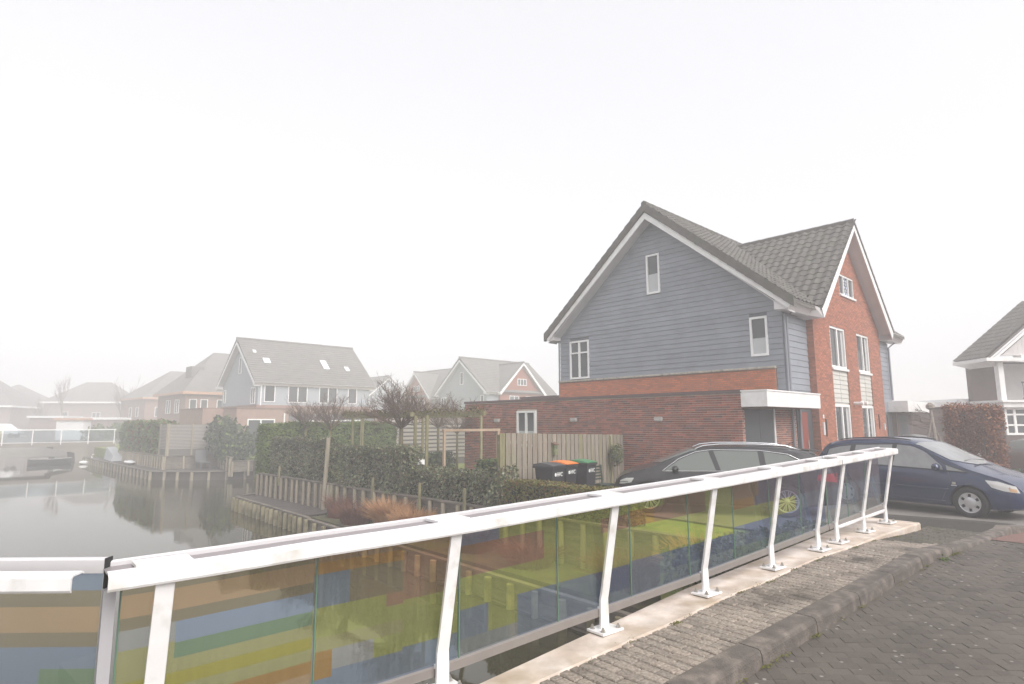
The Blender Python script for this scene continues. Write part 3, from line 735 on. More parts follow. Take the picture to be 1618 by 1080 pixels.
        q = MB(); q.box(o2(20.35), o2(20.35) + .09, 2.12, 2.24, 0, .02, fac); q.build('house_number', text_white, h)
        # tiles
        ps = math.hypot(1, SL); pc = math.hypot(1, CSL)
        tiles(h, (VX0 - .02, EY0 - .03, EZ - .02), (1, 0, 0), (0, 1 / ps, SL / ps), 7.6, (RY - EY0) * ps + .05, lambda p: main_z(p.y) > cross_z(p.x) - .05 and p.x < 6.5 or (p.x < CX - CHW - .1), 120)
        # (ux) runs down the ridge direction so that z faces out
        tiles(h, (CX - CHW - .02, ymain(EZ) + 5.2, cross_z(CX - CHW) - .0), (0, -1, 0), (1 / pc, 0, CSL / pc), 5.33, CHW * pc + .02, lambda p: cross_z(p.x) > main_z(p.y) - .05 if p.y > EY0 else True, 175)
        n = 18
        for sg_ in (-1, 1):
            for i in range(n):
                y0_, y1_ = RY + sg_ * (5.0 * i / n), RY + sg_ * (5.0 * (i + 1.12) / n)
                z0_, z1_ = main_z(y0_), main_z(y1_)
                vg = MB(); vg.hexa([(VX0 - .05, y0_, z0_ - .27), (VX0 + .10, y0_, z0_ - .27), (VX0 + .10, y1_, z1_ - .25), (VX0 - .05, y1_, z1_ - .25), (VX0 - .05, y0_, z0_ + .035), (VX0 + .1, y0_, z0_ + .035), (VX0 + .10, y1_, z1_ + .075), (VX0 - .05, y1_, z1_ + .075)]); vg.build('verge_tile', tile_m, h)
        for sg_ in (-1, 1):
            for i in range(14):
                x0_, x1_ = CX + sg_ * (CHW * i / 14), CX + sg_ * (CHW * (i + 1.1) / 14)
                z0_, z1_ = cross_z(x0_), cross_z(x1_)
                vg = MB(); vg.hexa([(x0_, -.69, z0_ - .07), (x1_, -.69, z1_ - .05), (x1_, -.58, z1_ - .05), (x0_, -.58, z0_ - .07), (x0_, -.69, z0_ + .03), (x1_, -.69, z1_ + .06), (x1_, -.58, z1_ + .06), (x0_, -.58, z0_ + .03)]); vg.build('verge_tile', tile_m, h)
        # stone cap and bright brick band on the gable
        bd = MB(); bd.box(-.10, 0.0, .27, D, 2.7, 3.63); bd.build('brick_band_core', mortar_red, h)
        band = lambda u, z, d: (-.10 - d, u, z)
        brick_skin(.27, D, 2.72, 3.63, band, [(2.4, 2.412, 2.7, 3.64), (6.05, 6.062, 2.7, 3.64)], brick_orange, h, cam_l, 0)
        u = .25
        while u < D - .01:
            u2 = min(u + .98, D + .02); c = MB(); c.box(-.155, .0, u, u2 - .008, 3.63, 3.695); c.build('cap_stone', stone_m, h, bevel=.008); u = u2
        # downpipes
        dp = MB(); dp.tube([(-.02, -.07, 5.3), (-.02, -.07, 2.85)], .035, 8); dp.tube([(.12, -.3, 5.35), (.12, -.08, 5.2), (.12, -.08, .1)], .04, 8); dp.build('downpipe', pipe_grey, h)
        dp = MB(); dp.tube([(LX - .25, -.35, 5.3), (LX - .25, -.1, 5.1), (LX - .25, -.1, 2.9)], .04, 8); dp.build('downpipe', pipe_grey, h)
        dp = MB(); dp.tube([(-.03, D + .05, 5.35), (-.03, D + .05, 2.8)], .035, 8); dp.build('downpipe', pipe_grey, h)
    else:
        gable = lambda u, z, d: (-d, u, z); gable2 = lambda u, z, d: (LX + d, u, z)
        frn = lambda u, z, d: (u, -.222 - d, z)
        for gf in (gable, gable2):
            boards(.0, D, 3.70, RZ - .5, gf, [], m_side, h, clip=lambda z: wall_gable_clip(z), single=False)
            window(h, gf, 4.2, 4.8, 6.6, 8.1, fm=far_white); window(h, gf, 7.5, 8.5, 3.75, 5.2, (.5,), fm=far_white); window(h, gf, .45, 1.0, 4.0, 5.25, fm=far_white)
        for (a, b) in ((3.29, 4.8), (6.0, 7.4)): window(h, frn, a, b, 3.84, 5.25, (.5,), fm=far_white)
        window(h, frn, 4.6, 6.1, 6.5, 7.3, (.33, .66), fm=far_white)
        L = MB(); L.box(-.12, LX + .12, -.1, D + .1, 0, 3.66); L.build('lower_wall', far_brick, h)
        # courses of tiles as real steps
        Q = MB(); ps = math.hypot(1, SL); n = 19
        for sgn in (-1, 1):
            for i in range(n):
                ya, yb_ = RY + sgn * 5.0 * (1 - i / n), RY + sgn * 5.0 * (1 - (i + 1.05) / n)
                za, zb_ = main_z(ya), main_z(yb_)
                Q.hexa([(VX0, ya, za), (VX1, ya, za), (VX1, yb_, zb_), (VX0, yb_, zb_), (VX0, ya, za + .06), (VX1, ya, za + .06), (VX1, yb_, zb_ + .015), (VX0, yb_, zb_ + .015)])
        Q.build('tile_courses', tile_far, h, kind='stuff')
    return h

# ------------------------------------------------------------------ main house, garage, canopy
house = twin_house('twin_house', 'near twin house with grey siding gable, orange brick band and red brick front', HP(18.26, 7.35), AZ, 2)
gar = thing('garage', 'long flat roofed dark red brick garage below the near house gable', 'garage', HP(15.26, 7.34), AZ)
gs = lambda s, t, z: (s - 15.26, t - 7.34, z)
G = MB(); G.box(.012, 3.0, .02, 11.58, 0, 2.78); G.build('garage_core', mortar, gar)
ext = MB(); ext.box(3.0, 11, 9.07, 11.4, 0, 3.05); ext.build('extension_wall', brick_dark, gar)
ec = MB(); ec.box(2.95, 11, 9.05, 11.45, 3.05, 3.13); ec.build('coping', coping_m, gar)
gfn = lambda u, z, d: (-d + .0, u, z)
brick_skin(0.0, 11.58, .0, 2.77, gfn, [(14.86 - 7.34, 15.88 - 7.34, 1.15, 2.47), (9.35, 9.362, 1.9, 2.8), (4.9, 4.91, 1.9, 2.8)], brick_dark, gar, Vector((0, 0, EYE)), 300)
window(gar, gfn, 14.89 - 7.34, 15.85 - 7.34, 1.18, 2.44, (.5,), (), fw=.075, recess=-.02, blind=.42)
cp_ = MB(); cp_.box(-.03, .16, -.02, 11.61, 2.775, 2.86); cp_.box(.16, 3.0, 11.45, 11.61, 2.775, 2.858); cp_.build('coping', coping_m, gar)
rf = MB(); rf.box(.15, 3.0, .02, 11.5, 2.76, 2.80); rf.build('flat_roof', mat('bitumen_roof', (.08, .08, .08), .9), gar)
for t in (16.93, 13.12, 9.86):
    l = MB(); l.box(-.11, 0.0, t - 7.34 - .12, t - 7.34 + .12, 2.05, 2.16); l.box(-.10, -.01, t - 7.34 - .11, t - 7.34 + .11, 2.03, 2.05)
    l.build('wall_lamp', lamp_grey, gar, bevel=.01)
ff = lambda u, z, d: (u, -d, z)
fb = MB(); fb.box(0.0, .14, 0.0, .1, 0, 2.4); fb.build('corner_pier', mortar, gar)
brick_skin(0.0, .14, 0, 2.4, ff, [], brick_dark, gar, Vector((0, 0, EYE)), 0)
dr = MB()
dr.box(.16, 1.04, 0, 2.36, -.05, -.01, ff); dr.build('garage_door_leaf', door_grey, gar)
dr = MB(); dr.box(1.06, 1.93, 0, 2.36, -.05, -.012, ff); dr.build('garage_door_leaf', door_grey, gar)
dr = MB(); dr.box(1.94, 2.03, 0, 2.4, -.05, .01, ff); dr.build('door_frame', white, gar)
brick_skin(2.05, 3.52, 0, 2.4, ff, [], brick_dark, gar, Vector((0, 0, EYE)), 0)
pi = MB(); pi.box(2.04, 3.52, -.0, .06, 0, 2.4); pi.build('pier_core', mortar, gar)
dp = MB(); dp.tube([(3.63, -.08, 2.4), (3.63, -.08, 0)], .045, 8); dp.build('downpipe', pipe_grey, gar)
en_ = MB(); en_.box(3.60, 4.8, -.0, .08, 0, 2.4); en_.build('entrance_wall', door_grey, gar)
dr = MB(); dr.box(3.75, 4.32, 0.05, 2.3, 0.0, .035, ff); fd = dr.build('front_door', door_red, gar)
hd = MB(); hd.tube([ff(4.22, .9, .06), ff(4.22, 1.45, .06)], .015, 6); hd.build('handle', chrome, fd)
canopy = thing('canopy', 'white box canopy over the garage door and red front door of the near house', 'canopy', HP(15.26, 7.34), AZ)
c = MB()
c.box(-.02, 1.2, -.70, 0.0, 2.40, 2.80); c.box(1.206, 2.4, -.70, 0.0, 2.40, 2.80); c.box(2.406, 3.60, -.70, 0.0, 2.40, 2.80)
c.build('fascia_panel', white, canopy)
c = MB(); c.box(-.035, 3.62, -.72, 0.0, 2.80, 2.835); c.build('top_trim', white, canopy)
c = MB(); c.box(0.0, 3.58, -.68, 0.0, 2.385, 2.399); c.build('soffit', mat('warm_soffit', (.22, .15, .12), .8), canopy)
# the neighbour's mirrored canopy and garage front at the far end of the house
c2 = thing('canopy', 'white canopy at the far right end of the near house', 'canopy', HP(28.3, 7.35), AZ)
c = MB(); c.box(0, 3.7, -.72, 0, 2.42, 2.86); c.build('fascia_panel', white, c2)
g2 = thing('garage', 'dark brick garage partly hidden at the far end of the near house', 'garage', HP(28.97, 7.36), AZ)
c = MB(); c.box(0, 2.9, 0.0, 6, 0, 2.41); c.build('wall', brick_brown, g2)
c = MB(); c.box(.3, 2.2, -.03, -.002, 0, 2.3); c.build('garage_door', door_grey, g2)
c = MB(); c.box(-.9, -.25, -.03, -.002, 0, 2.3); c.build('front_door', door_grey, g2)
c = MB(); c.box(-.24, -.02, -.18, -.0, 0, 2.4); c.build('pier', brick_brown, g2)
c = MB(); c.box(-.02, 3.0, -.02, 6.0, 2.42, 2.5); c.build('coping', coping_m, g2)

# ------------------------------------------------------------------ left house (same type seen from the garden side)
lh = twin_house('twin_house', 'foggy twin house across the canal bend showing its garden side with long tiled roof', HP(30.1, 61.35), AZ + PI, 1, m_side=mat('fog_paled_siding', (0.34, 0.365, 0.39), .7, var=.04), group='twin houses with grey siding')  # siding here is lighter than the near house: fog painted into it
rear = lambda u, z, d: (u, D + d, z)
o3 = lambda s: 30.1 - s
boards(0, LX, 3.66, 5.4, rear, [], bpy.data.materials['fog_paled_siding'], lh, single=False)
for a, b, mu in ((19.9, 20.85, ()), (22.0, 23.78, (.5,)), (24.9, 26.7, (.5,)), (27.8, 28.75, ())):
    window(lh, rear, o3(b), o3(a), 3.9, 5.38, mu, fm=far_white)
def skylight(u, z, wd, hg):
    n = MB(); yy = lambda zz: RY + (RZ - zz) / SL
    n.hexa([(u, yy(z), z + .10), (u + wd, yy(z), z + .10), (u + wd, yy(z + hg), z + hg + .10), (u, yy(z + hg), z + hg + .1), (u, yy(z), z + .2), (u + wd, yy(z), z + .2), (u + wd, yy(z + hg), z + hg + .2), (u, yy(z + hg), z + hg + .2)])
    return n.build('skylight', mat('painted_sky_glass', (.75, .76, .78), .15, spec=1.0), lh)  # pale base colour stands in for sky mirrored in the pane
skylight(9.1, 7.35, .6, .42); skylight(3.55, 7.1, .6, .85); skylight(1.45, 7.05, .45, .38); skylight(10.0, 8.35, .3, .2)
dp = MB(); dp.tube([(LX - .2, D + .1, 5.4), (LX - .2, D + .1, 3.6)], .06, 6); dp.tube([(9.6, D + 3.1, 2.9), (9.6, D + 3.1, 0)], .06, 6); dp.build('downpipe', far_white, lh)
le = MB(); le.box(-.2, 13.4, D, D + 3.0, 0, 3.25); le.box(LX + .13, 15.0, D - 6.5, D, 0, 3.25); le.box(-.3, 1.2, D + .01, D + 3.3, 0, 3.2); le.build('extension_wall', mat('far_extension_brick', (0.30, 0.20, 0.165), .9, var=.1), lh)
le = MB(); le.box(-.24, 13.45, D - .05, D + 3.05, 3.25, 3.33); le.box(LX + .1, 15.05, D - 6.6, D, 3.25, 3.332); le.build('coping', mat('far_coping', (.2, .12, .1), .8), lh)
le = MB(); le.box(1.0, 9.2, D + 3.01, D + 3.10, 2.35, 2.85); le.build('awning_box', mat('awning_grey', (.14, .13, .15), .7), lh)
efn = lambda u, z, d: (u, D + 3.0 + d, z)
window(lh, efn, 10.35, 12.55, .1, 2.42, (.52,), fm=far_white, fw=.09)
window(lh, efn, 6.4, 8.7, .5, 2.3, (.5,), fm=far_white, fw=.09); window(lh, efn, 2.2, 5.6, .1, 2.35, (.33, .66), fm=far_white, fw=.09)
# more houses of the same type further off
def world_at(px, d): return Vector(((px - 809) / 951.0 * d, d, 0))
def twin_at(px_apex, d, rot, local, label):
    p = world_at(px_apex, d); R = Matrix.Rotation(rot, 3, 'Z'); loc = p - R @ Vector(local)
    return twin_house('twin_house', label, loc, rot, 1, m_side=bpy.data.materials['fog_paled_siding'])
twin_at(739.6, 83, AZ - PI / 2, (VX1, RY, 0), 'distant twin house behind the round trees, grey gable beside a brick gable')
twin_at(827.9, 71, AZ, (CX, -.65, 0), 'distant brick gabled house showing just above the garage roof')
twin_at(612.5, 98, AZ - PI / 2, (VX1, RY, 0), 'faint house gable just right of the foggy twin house')

# hip roofed houses beyond the canal
def hip_house(label, px, d, rz, L, W, ez, rz_, ridge, wall=far_brick2, roofm=tile_far, fascia=None, wins=(), side_wins=()):
    p = world_at(px, d); h = thing('hip_roof_house', label, 'house', p, rz, 'hip roofed houses in the fog')
    b = MB(); b.box(-L / 2, L / 2, -W / 2, W / 2, 0, ez); b.build('wall', wall, h)
    r = MB(); o = .5; e = [(-L / 2 - o, -W / 2 - o, ez), (L / 2 + o, -W / 2 - o, ez), (L / 2 + o, W / 2 + o, ez), (-L / 2 - o, W / 2 + o, ez)]
    a, c = (-ridge / 2, 0, rz_), (ridge / 2, 0, rz_)
    r.quad(e[0], e[1], c, a); r.quad(e[2], e[3], a, c); r.quad(e[1], e[2], c); r.quad(e[3], e[0], a); r.quad(*e); r.build('roof', roofm, h)
    f = MB(); f.box(-L / 2 - o - .02, L / 2 + o + .02, -W / 2 - o - .02, -W / 2 - o + .06, ez - .25, ez + .05); f.box(-L / 2 - o - .02, -L / 2 - o + .06, -W / 2 - o, W / 2 + o, ez - .25, ez + .05); f.box(L / 2 + o - .06, L / 2 + o + .02, -W / 2 - o, W / 2 + o, ez - .25, ez + .05)
    f.build('gutter', fascia or far_white, h)
    fr = lambda u, z, d_: (u, -W / 2 - d_, z)
    for (u, z, ww, hh) in wins: window(h, fr, u, u + ww, z, z + hh, (.5,) if ww > 1.2 else (), fm=far_white)
    sd_ = lambda u, z, d_: (-L / 2 - d_, u, z)
    for (u, z, ww, hh) in side_wins: window(h, sd_, u, u + ww, z, z + hh, (.5,) if ww > 1.2 else (), fm=far_white)
    return h
h1 = hip_house('faint hip roofed house with flat ridge in the middle of the foggy row', 150, 116, .15, 12.3, 11, 6.2, 10.2, 4.5, far_brick2, wins=[(-3.5, 1, 1.2, 1.6), (2, 3.1, 1.4, 1.2), (-3.2, 3.2, 1.2, 1.2)])
h2 = hip_house('faint house with pointed roof and small gable window at far left', 22, 116, .1, 11.5, 11, 5.5, 9.8, .5, far_brick2, wins=[(-3, 2.6, 1.3, 1.3), (1.5, 2.6, 1.6, 1.2), (0, 5.3, 1.3, 1.1)])
h3 = hip_house('steep dark roof edge cut by the left border of the view', -22, 104, .3, 11, 11, 5.2, 10.2, 1.2, far_brick2)
h4 = hip_house('long hip roofed brick house with orange gutters behind the clipped hedge', 284, 100, AZ + .1, 14.4, 11, 6.1, 10.8, 4.0, far_brick, fascia=orange_fascia, wins=[(-5.8, 3.2, .8, 1.5), (-4.5, 3.2, .8, 1.5), (-2.8, 3.2, 1.4, 1.5), (0, 3.2, 1.4, 1.5), (2.6, 3.2, 1.4, 1.5)], side_wins=[(-3, 3.2, 1.2, 1.5), (0, 3.2, 1.2, 1.5)])
h5 = hip_house('hip roofed brick house with orange eaves right behind the left garden gable', 350, 76, AZ + .05, 12, 10, 5.7, 11.0, 3.0, far_brick, fascia=orange_fascia, wins=[(-5.6, 3.3, .8, 1.6), (-4.4, 3.3, .8, 1.6), (-2.6, 3.3, 1.6, 1.6), (.4, 3.3, 1.6, 1.6)], side_wins=[(-3, 3.3, 1.4, 1.6), (0, 3.3, 1.6, 1.6)])
sk = MB(); sk.box(-4.8, -3.4, -2.6, -.6, 7.6, 8.9); sk.build('dormer', tile_far, h5)
# low sheds and flat roofs behind the far bridge
def shed(label, px, d, wd, dp_, ht, roofm, wallm, rz=.1, name='shed'):
    h = thing(name, label, 'shed', world_at(px, d), rz, 'low sheds behind the far bridge')
    b = MB(); b.box(-wd / 2, wd / 2, 0, dp_, 0, ht - .3); b.build('wall', wallm, h)
    r = MB(); r.box(-wd / 2 - .25, wd / 2 + .25, -.25, dp_ + .2, ht - .3, ht); r.build('flat_roof', roofm, h)
shed('low shed with orange roof edge behind the far bridge', 110, 80, 3.4, 3, 2.9, orange_fascia, far_white)
shed('low grey flat roofed building behind the far bridge', 158, 82, 4.2, 3, 3.0, far_white, far_brick2)
shed('grey garage between the two faint houses on the left', 72, 86, 4.5, 4, 3.3, far_white, far_brick2)

# ------------------------------------------------------------------ right house with balcony
rh = thing('balcony_house', 'brown brick house with white boarded gable and balcony at the right edge', 'house', (22.72, 29.5, -.05), 0)
q = MB(); q.box(0, 12, 0, .3, 0, 5.0); q.build('wall', brick_brown, rh)
rs = .80; ezr = 5.0
q = MB(); q.prism([(-.72, ezr), (5.4, ezr + 6.12 * rs), (11.5, ezr), (11.5, ezr - .12), (5.4, ezr + 6.12 * rs - .14), (-.72, ezr - .12)], -2.02, .0, lambda u, v, d: (u, d, v)); q.build('roof', tile_m, rh)
k_ = 0
for i in range(14):
    for j in range(7):
        u = -.76 + i * .27; z = ezr + .02 + i * .27 * rs; y = -2.05 + j * .30
        M = Matrix.Translation((u, y + .30, z)) @ Matrix((Vector((0, -1, 0)), Vector((1, 0, rs)).normalized(), Vector((-rs, 0, 1)).normalized())).transposed().to_4x4()
        inst('roof_tile', tile_me, rh, M)
q = MB(); q.prism([(.2, ezr + .14), (10.6, ezr + .14), (5.4, ezr + .14 + 5.2 * rs)], -1.75, -1.6, lambda u, v, d: (u, d, v)); q.build('gable_boards', render_white, rh)
for i in range(12):
    q = MB(); u = .55 + i * .22; q.box(u, u + .015, -1.757, -1.75, ezr + .15, ezr + .12 + (u - .2) * rs); q.build('board_joint', soffit_m, rh)
q = MB(); q.prism([(-.45, ezr - .05), (-.30, ezr - .06), (5.4, ezr + 5.7 * rs - .10), (5.4, ezr + 5.7 * rs + .14)], -2.02, -1.96, lambda u, v, d: (u, d, v)); q.build('verge_board', white, rh)
q = MB(); q.box(-.80, .9, -2.1, -1.55, ezr - .16, ezr + .0); q.box(-.80, -.02, -1.55, .05, ezr - .17, ezr - .01); q.box(.9, 12, -2.0, -1.55, ezr - .12, ezr + .13); q.build('gutter', white, rh)
q = MB(); q.hexa([(-.70, -2.0, ezr - .19), (.0, -1.6, ezr - .36), (.0, .0, ezr - .36), (-.70, .0, ezr - .19), (-.7, -2.0, ezr - .171), (0, -1.6, ezr - .171), (0, .0, ezr - .171), (-.7, .0, ezr - .171)]); q.build('soffit', white, rh)
q = MB(); q.box(-.02, .22, -1.75, -1.5, 3.0, ezr - .17); q.build('post', white, rh)
q = MB(); q.box(1.55, 7, -.06, -.01, 3.1, 4.9); q.build('balcony_door', render_white, rh)
q = MB(); q.box(-.1, 7, -1.9, -.01, 2.72, 2.95); q.box(-.2, 7, -2.0, 0, 2.95, 3.05); q.build('bay_roof', white, rh)
q = MB(); q.box(1.1, 7, -1.62, -1.58, 3.86, 3.92); q.box(1.1, 7, -1.62, -1.58, 3.12, 3.16); q.build('balcony_rail', mat('dark_railing', (.05, .05, .06), .5), rh)
for i in range(22):
    q = MB(); q.box(1.15 + i * .14, 1.17 + i * .14, -1.61, -1.59, 3.16, 3.86); q.build('baluster', MATS['dark_railing'], rh)
q = MB(); q.box(.1, 7, -1.6, -.01, 0, 1.45); q.build('bay_base', brick_brown, rh)
bf = lambda u, z, d: (u, -1.6 - d, z)
window(rh, bf, .12, 3.4, 1.45, 2.72, (.14, .42, .70), (.36, .74), fm=trim_white, fw=.10)
q = MB(); q.box(5.1, 5.6, -.4, .2, 9.8, 11.2); q.build('chimney', brick_brown, rh)

# long flat roofed garages with pale fascia behind the blue car
bg_ = thing('garage', 'long dark brick outbuilding with pale flat roof behind the beech hedge', 'garage', world_at(1438, 30), math.radians(4))
q = MB(); q.box(-3, 4.6, 0, 5, 0, 2.75); q.build('wall', brick_brown, bg_)
q = MB(); q.box(-3.1, 4.7, -.15, 5, 2.75, 2.98); q.build('fascia', white, bg_)
q = MB(); q.box(2.4, 6.0, -.4, 4, 2.6, 3.15); q.build('raised_roof', far_white, bg_)

# ------------------------------------------------------------------ leaf masses
def leaf_mesh(name, pts, nor, size, mats, core=None, probs=None, lift=.5, elong=1.5):
    """one quad per leaf: pts (n,3), nor (n,3) preferred facing"""
    n = len(pts); r = nrs
    d = nor + r.normal(0, lift, (n, 3)); d /= np.linalg.norm(d, axis=1)[:, None] + 1e-9
    a = np.cross(d, r.normal(0, 1, (n, 3))); a /= np.linalg.norm(a, axis=1)[:, None] + 1e-9
    b = np.cross(d, a); sz = size * r.uniform(.6, 1.3, (n, 1))
    v = np.stack([pts - a * sz * elong * .5, pts + b * sz * .5, pts + a * sz * elong * .5, pts - b * sz * .5], 1).reshape(-1, 3)
    nf = n; cv = cf = None
    mi = r.choice(len(mats), n, p=probs) if len(mats) > 1 else np.zeros(n, int)
    mats = list(mats)
    cverts, cfaces = [], []
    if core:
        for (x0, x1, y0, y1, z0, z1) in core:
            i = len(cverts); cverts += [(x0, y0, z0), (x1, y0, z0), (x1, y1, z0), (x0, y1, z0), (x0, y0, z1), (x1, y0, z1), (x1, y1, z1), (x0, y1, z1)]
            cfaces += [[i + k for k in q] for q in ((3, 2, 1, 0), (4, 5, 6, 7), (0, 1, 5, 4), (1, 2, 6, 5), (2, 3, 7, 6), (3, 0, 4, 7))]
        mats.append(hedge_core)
    nv = len(v) + len(cverts); allv = np.concatenate([v, np.array(cverts)]) if cverts else v
    loops = np.concatenate([np.arange(4 * n), np.array(cfaces).ravel() + 4 * n]) if cverts else np.arange(4 * n)
    F = n + len(cfaces)
    me = bpy.data.meshes.new(name); me.vertices.add(nv); me.vertices.foreach_set('co', allv.astype('f').ravel())
    me.loops.add(len(loops)); me.loops.foreach_set('vertex_index', loops.astype('i'))
    me.polygons.add(F); me.polygons.foreach_set('loop_start', (np.arange(F) * 4).astype('i')); me.polygons.foreach_set('loop_total', np.full(F, 4, 'i'))
    for m in mats: me.materials.append(m)
    me.polygons.foreach_set('material_index', np.concatenate([mi, np.full(len(cfaces), len(mats) - 1)]).astype('i'))
    me.update(); me.validate(); return me
def box_shell(n, x0, x1, y0, y1, z0, z1, depth=.12, faces='xXyYZ', rough=.05):
    """points just inside the surface of a box, with normals"""
    w_ = {'x': (y1 - y0) * (z1 - z0), 'X': (y1 - y0) * (z1 - z0), 'y': (x1 - x0) * (z1 - z0), 'Y': (x1 - x0) * (z1 - z0), 'Z': (x1 - x0) * (y1 - y0)}
    tot = sum(w_[f] for f in faces); P, N = [], []
    ph = nrs.uniform(0, 6, 6)
    for f in faces:
        k = max(4, int(n * w_[f] / tot)); u, v = nrs.rand(k), nrs.rand(k); dd = nrs.exponential(depth * .4, k)
        X = x0 + (x1 - x0) * u; Y = y0 + (y1 - y0) * (u if f in 'xX' else v); Zz = z0 + (z1 - z0) * v
        if f == 'Z': Y = y0 + (y1 - y0) * v; Zz = np.full(k, z1)
        wob = rough * (np.sin(X * 2.1 + ph[0]) + np.sin(Y * 2.7 + ph[1]) + np.sin(Zz * 4 + ph[2]) + .6 * np.sin((X + Y) * 7 + ph[3])) + nrs.normal(0, rough * .4, k)
        if f == 'x': X = x0 + dd + wob; nn = (-1, 0, .3)
        elif f == 'X': X = x1 - dd + wob; nn = (1, 0, .3)
        elif f == 'y': Y = y0 + dd + wob; nn = (0, -1, .3)
        elif f == 'Y': Y = y1 - dd + wob; nn = (0, 1, .3)
        else: Zz = z1 - dd + wob; nn = (0, 0, 1)
        if f in 'xX': Zz = z0 + (z1 - z0) * v
        P.append(np.stack([X, Y, Zz], 1)); N.append(np.tile(nn, (k, 1)).astype(float))
    return np.concatenate(P), np.concatenate(N)
def blob_shell(n, c, r, fl=.75):
    d = nrs.normal(0, 1, (n, 3)); d /= np.linalg.norm(d, axis=1)[:, None]
    q = r * nrs.uniform(fl, 1, (n, 1)) * (1 + .12 * np.sin(d[:, :1] * 9 + d[:, 1:2] * 7) + .1 * np.sin(d[:, 2:3] * 11 + c[0]))
    p = d * q * np.array([1, 1, .85]) + np.array(c); return p, d
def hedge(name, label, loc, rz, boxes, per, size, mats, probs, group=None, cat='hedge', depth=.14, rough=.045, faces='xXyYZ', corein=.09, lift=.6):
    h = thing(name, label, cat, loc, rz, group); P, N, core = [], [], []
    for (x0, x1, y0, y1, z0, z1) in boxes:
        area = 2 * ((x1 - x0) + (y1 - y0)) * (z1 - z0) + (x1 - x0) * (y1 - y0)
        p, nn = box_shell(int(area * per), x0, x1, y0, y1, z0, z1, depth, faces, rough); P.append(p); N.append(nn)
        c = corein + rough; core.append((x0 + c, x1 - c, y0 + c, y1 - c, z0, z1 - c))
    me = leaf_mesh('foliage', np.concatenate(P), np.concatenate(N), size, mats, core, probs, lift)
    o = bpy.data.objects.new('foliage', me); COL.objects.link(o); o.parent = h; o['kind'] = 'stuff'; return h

# ------------------------------------------------------------------ retaining walls and quays
def plank_wall(root, s0, t0, s1, t1, zt, zb, spacing, post_r=.06, out=1, cap=.16, posts_m=wood_pale, plank_m=quay_wood, proud=.0, planks=5, tall=(), wave=0):
    """vertical round posts in front of horizontal planks, flat cap; in street (s, t) coordinates. out: side of the posts"""
    a, b = HP(s0, t0), HP(s1, t1); L = (b - a).length; d = (b - a) / L; nn = Vector((d.y, -d.x, 0)) * out
    n = max(1, round(L / spacing)); off = root.location
    loc = lambda u, o_, z: tuple(a + d * u + nn * o_ + Vector((0, 0, z)) - off)
    hh = (zt - zb) / planks
    seg = max(1, round(L / 3.0))
    for k in range(planks):
        for j in range(seg):
            m = MB(); m.box(L * j / seg + .004, L * (j + 1) / seg - .004, -.05, -.005 + rnd.uniform(-.004, .004), zb + k * hh + .008, zb + (k + 1) * hh - .004, loc); m.build('plank', plank_m, root)
    for j in range(seg):
        m = MB(); m.box(L * j / seg + .003, L * (j + 1) / seg - .003, -.09, cap - .09, zt, zt + .045, loc); m.build('cap_board', plank_m, root)
    for i in range(n + 1):
        u = L * i / n + rnd.uniform(-.04, .04); m = MB(); r = post_r * rnd.uniform(.85, 1.12); lean = rnd.uniform(-.03, .03)
        top = zt - .01
        m.tube([loc(u + lean, post_r * .9, zb - .25), loc(u, post_r * .9, top)], r, 7); m.build('post', posts_m, root)

gw = thing('retaining_wall', 'weathered plank retaining wall with poles below the ivy hedge', 'retaining wall', HP(9.45, 18))
plank_wall(gw, 9.45, 24.9, 9.45, 18.75, -.0, -.85, .48, out=1)
plank_wall(gw, 9.45, 18.15, 9.45, 3.4, .0, -.85, .56, out=1)
plank_wall(gw, 9.47, 18.73, 9.72, 18.45, .0, -.85, .5, out=1)
plank_wall(gw, 9.72, 18.45, 9.47, 18.17, -.05, -.85, .5, out=1)
# taller poles that stick out of the hedge
for t, z, r in ((18.95, 1.52, .07),):
    q = MB(); q.tube([HP(9.32, t, -1.0) - gw.location, HP(9.42, t - .02, z) - gw.location], r, 8); q.build('tall_post', wood_pale, gw)
for t in (22.7, 15.9, 13.5, 11.6): 
    q = MB(); q.box(-.03, .03, -.03, .03, -.3, .42, lambda x, y, z: tuple(HP(9.36 + x, t + y, z) - gw.location)); q.build('stake', wood_green, gw)
# lower quay with deck
qy = thing('quay', 'low timber quay with dark deck and algae stained poles in the canal', 'quay', HP(8.4, 20))
zq = -.80
def quay_line(t): return 7.92 + (t - 12.5) * .047 if t < 24.6 else 8.49
plank_wall(qy, quay_line(24.6), 24.6, quay_line(17.5), 17.5, zq - .02, -1.45, .42, post_r=.075, out=1, cap=.12, posts_m=quay_wet, planks=3)
plank_wall(qy, quay_line(17.48), 17.48, quay_line(4.4), 4.4, zq - .06, -1.45, .62, post_r=.07, out=1, cap=.12, posts_m=quay_wet, planks=3)
plank_wall(qy, 9.5, 25.3, 8.5, 24.65, zq - .02, -1.45, .42, post_r=.07, out=1, cap=.12, posts_m=quay_wet, planks=3)
t = 24.6
while t > 18.1:
    q = MB(); a = quay_line(t) + .03; sl_ = .02
    q.hexa([tuple(HP(*p) - qy.location) for p in ((a, t - .14, zq - .03), (9.4, t - .14, zq - .03), (9.4, t - .004, zq - .03), (a, t - .004, zq - .03), (a, t - .14, zq), (9.4, t - .14, zq), (9.4, t - .004, zq), (a, t - .004, zq))]); q.build('deck_board', deck_wood, qy); t -= .145
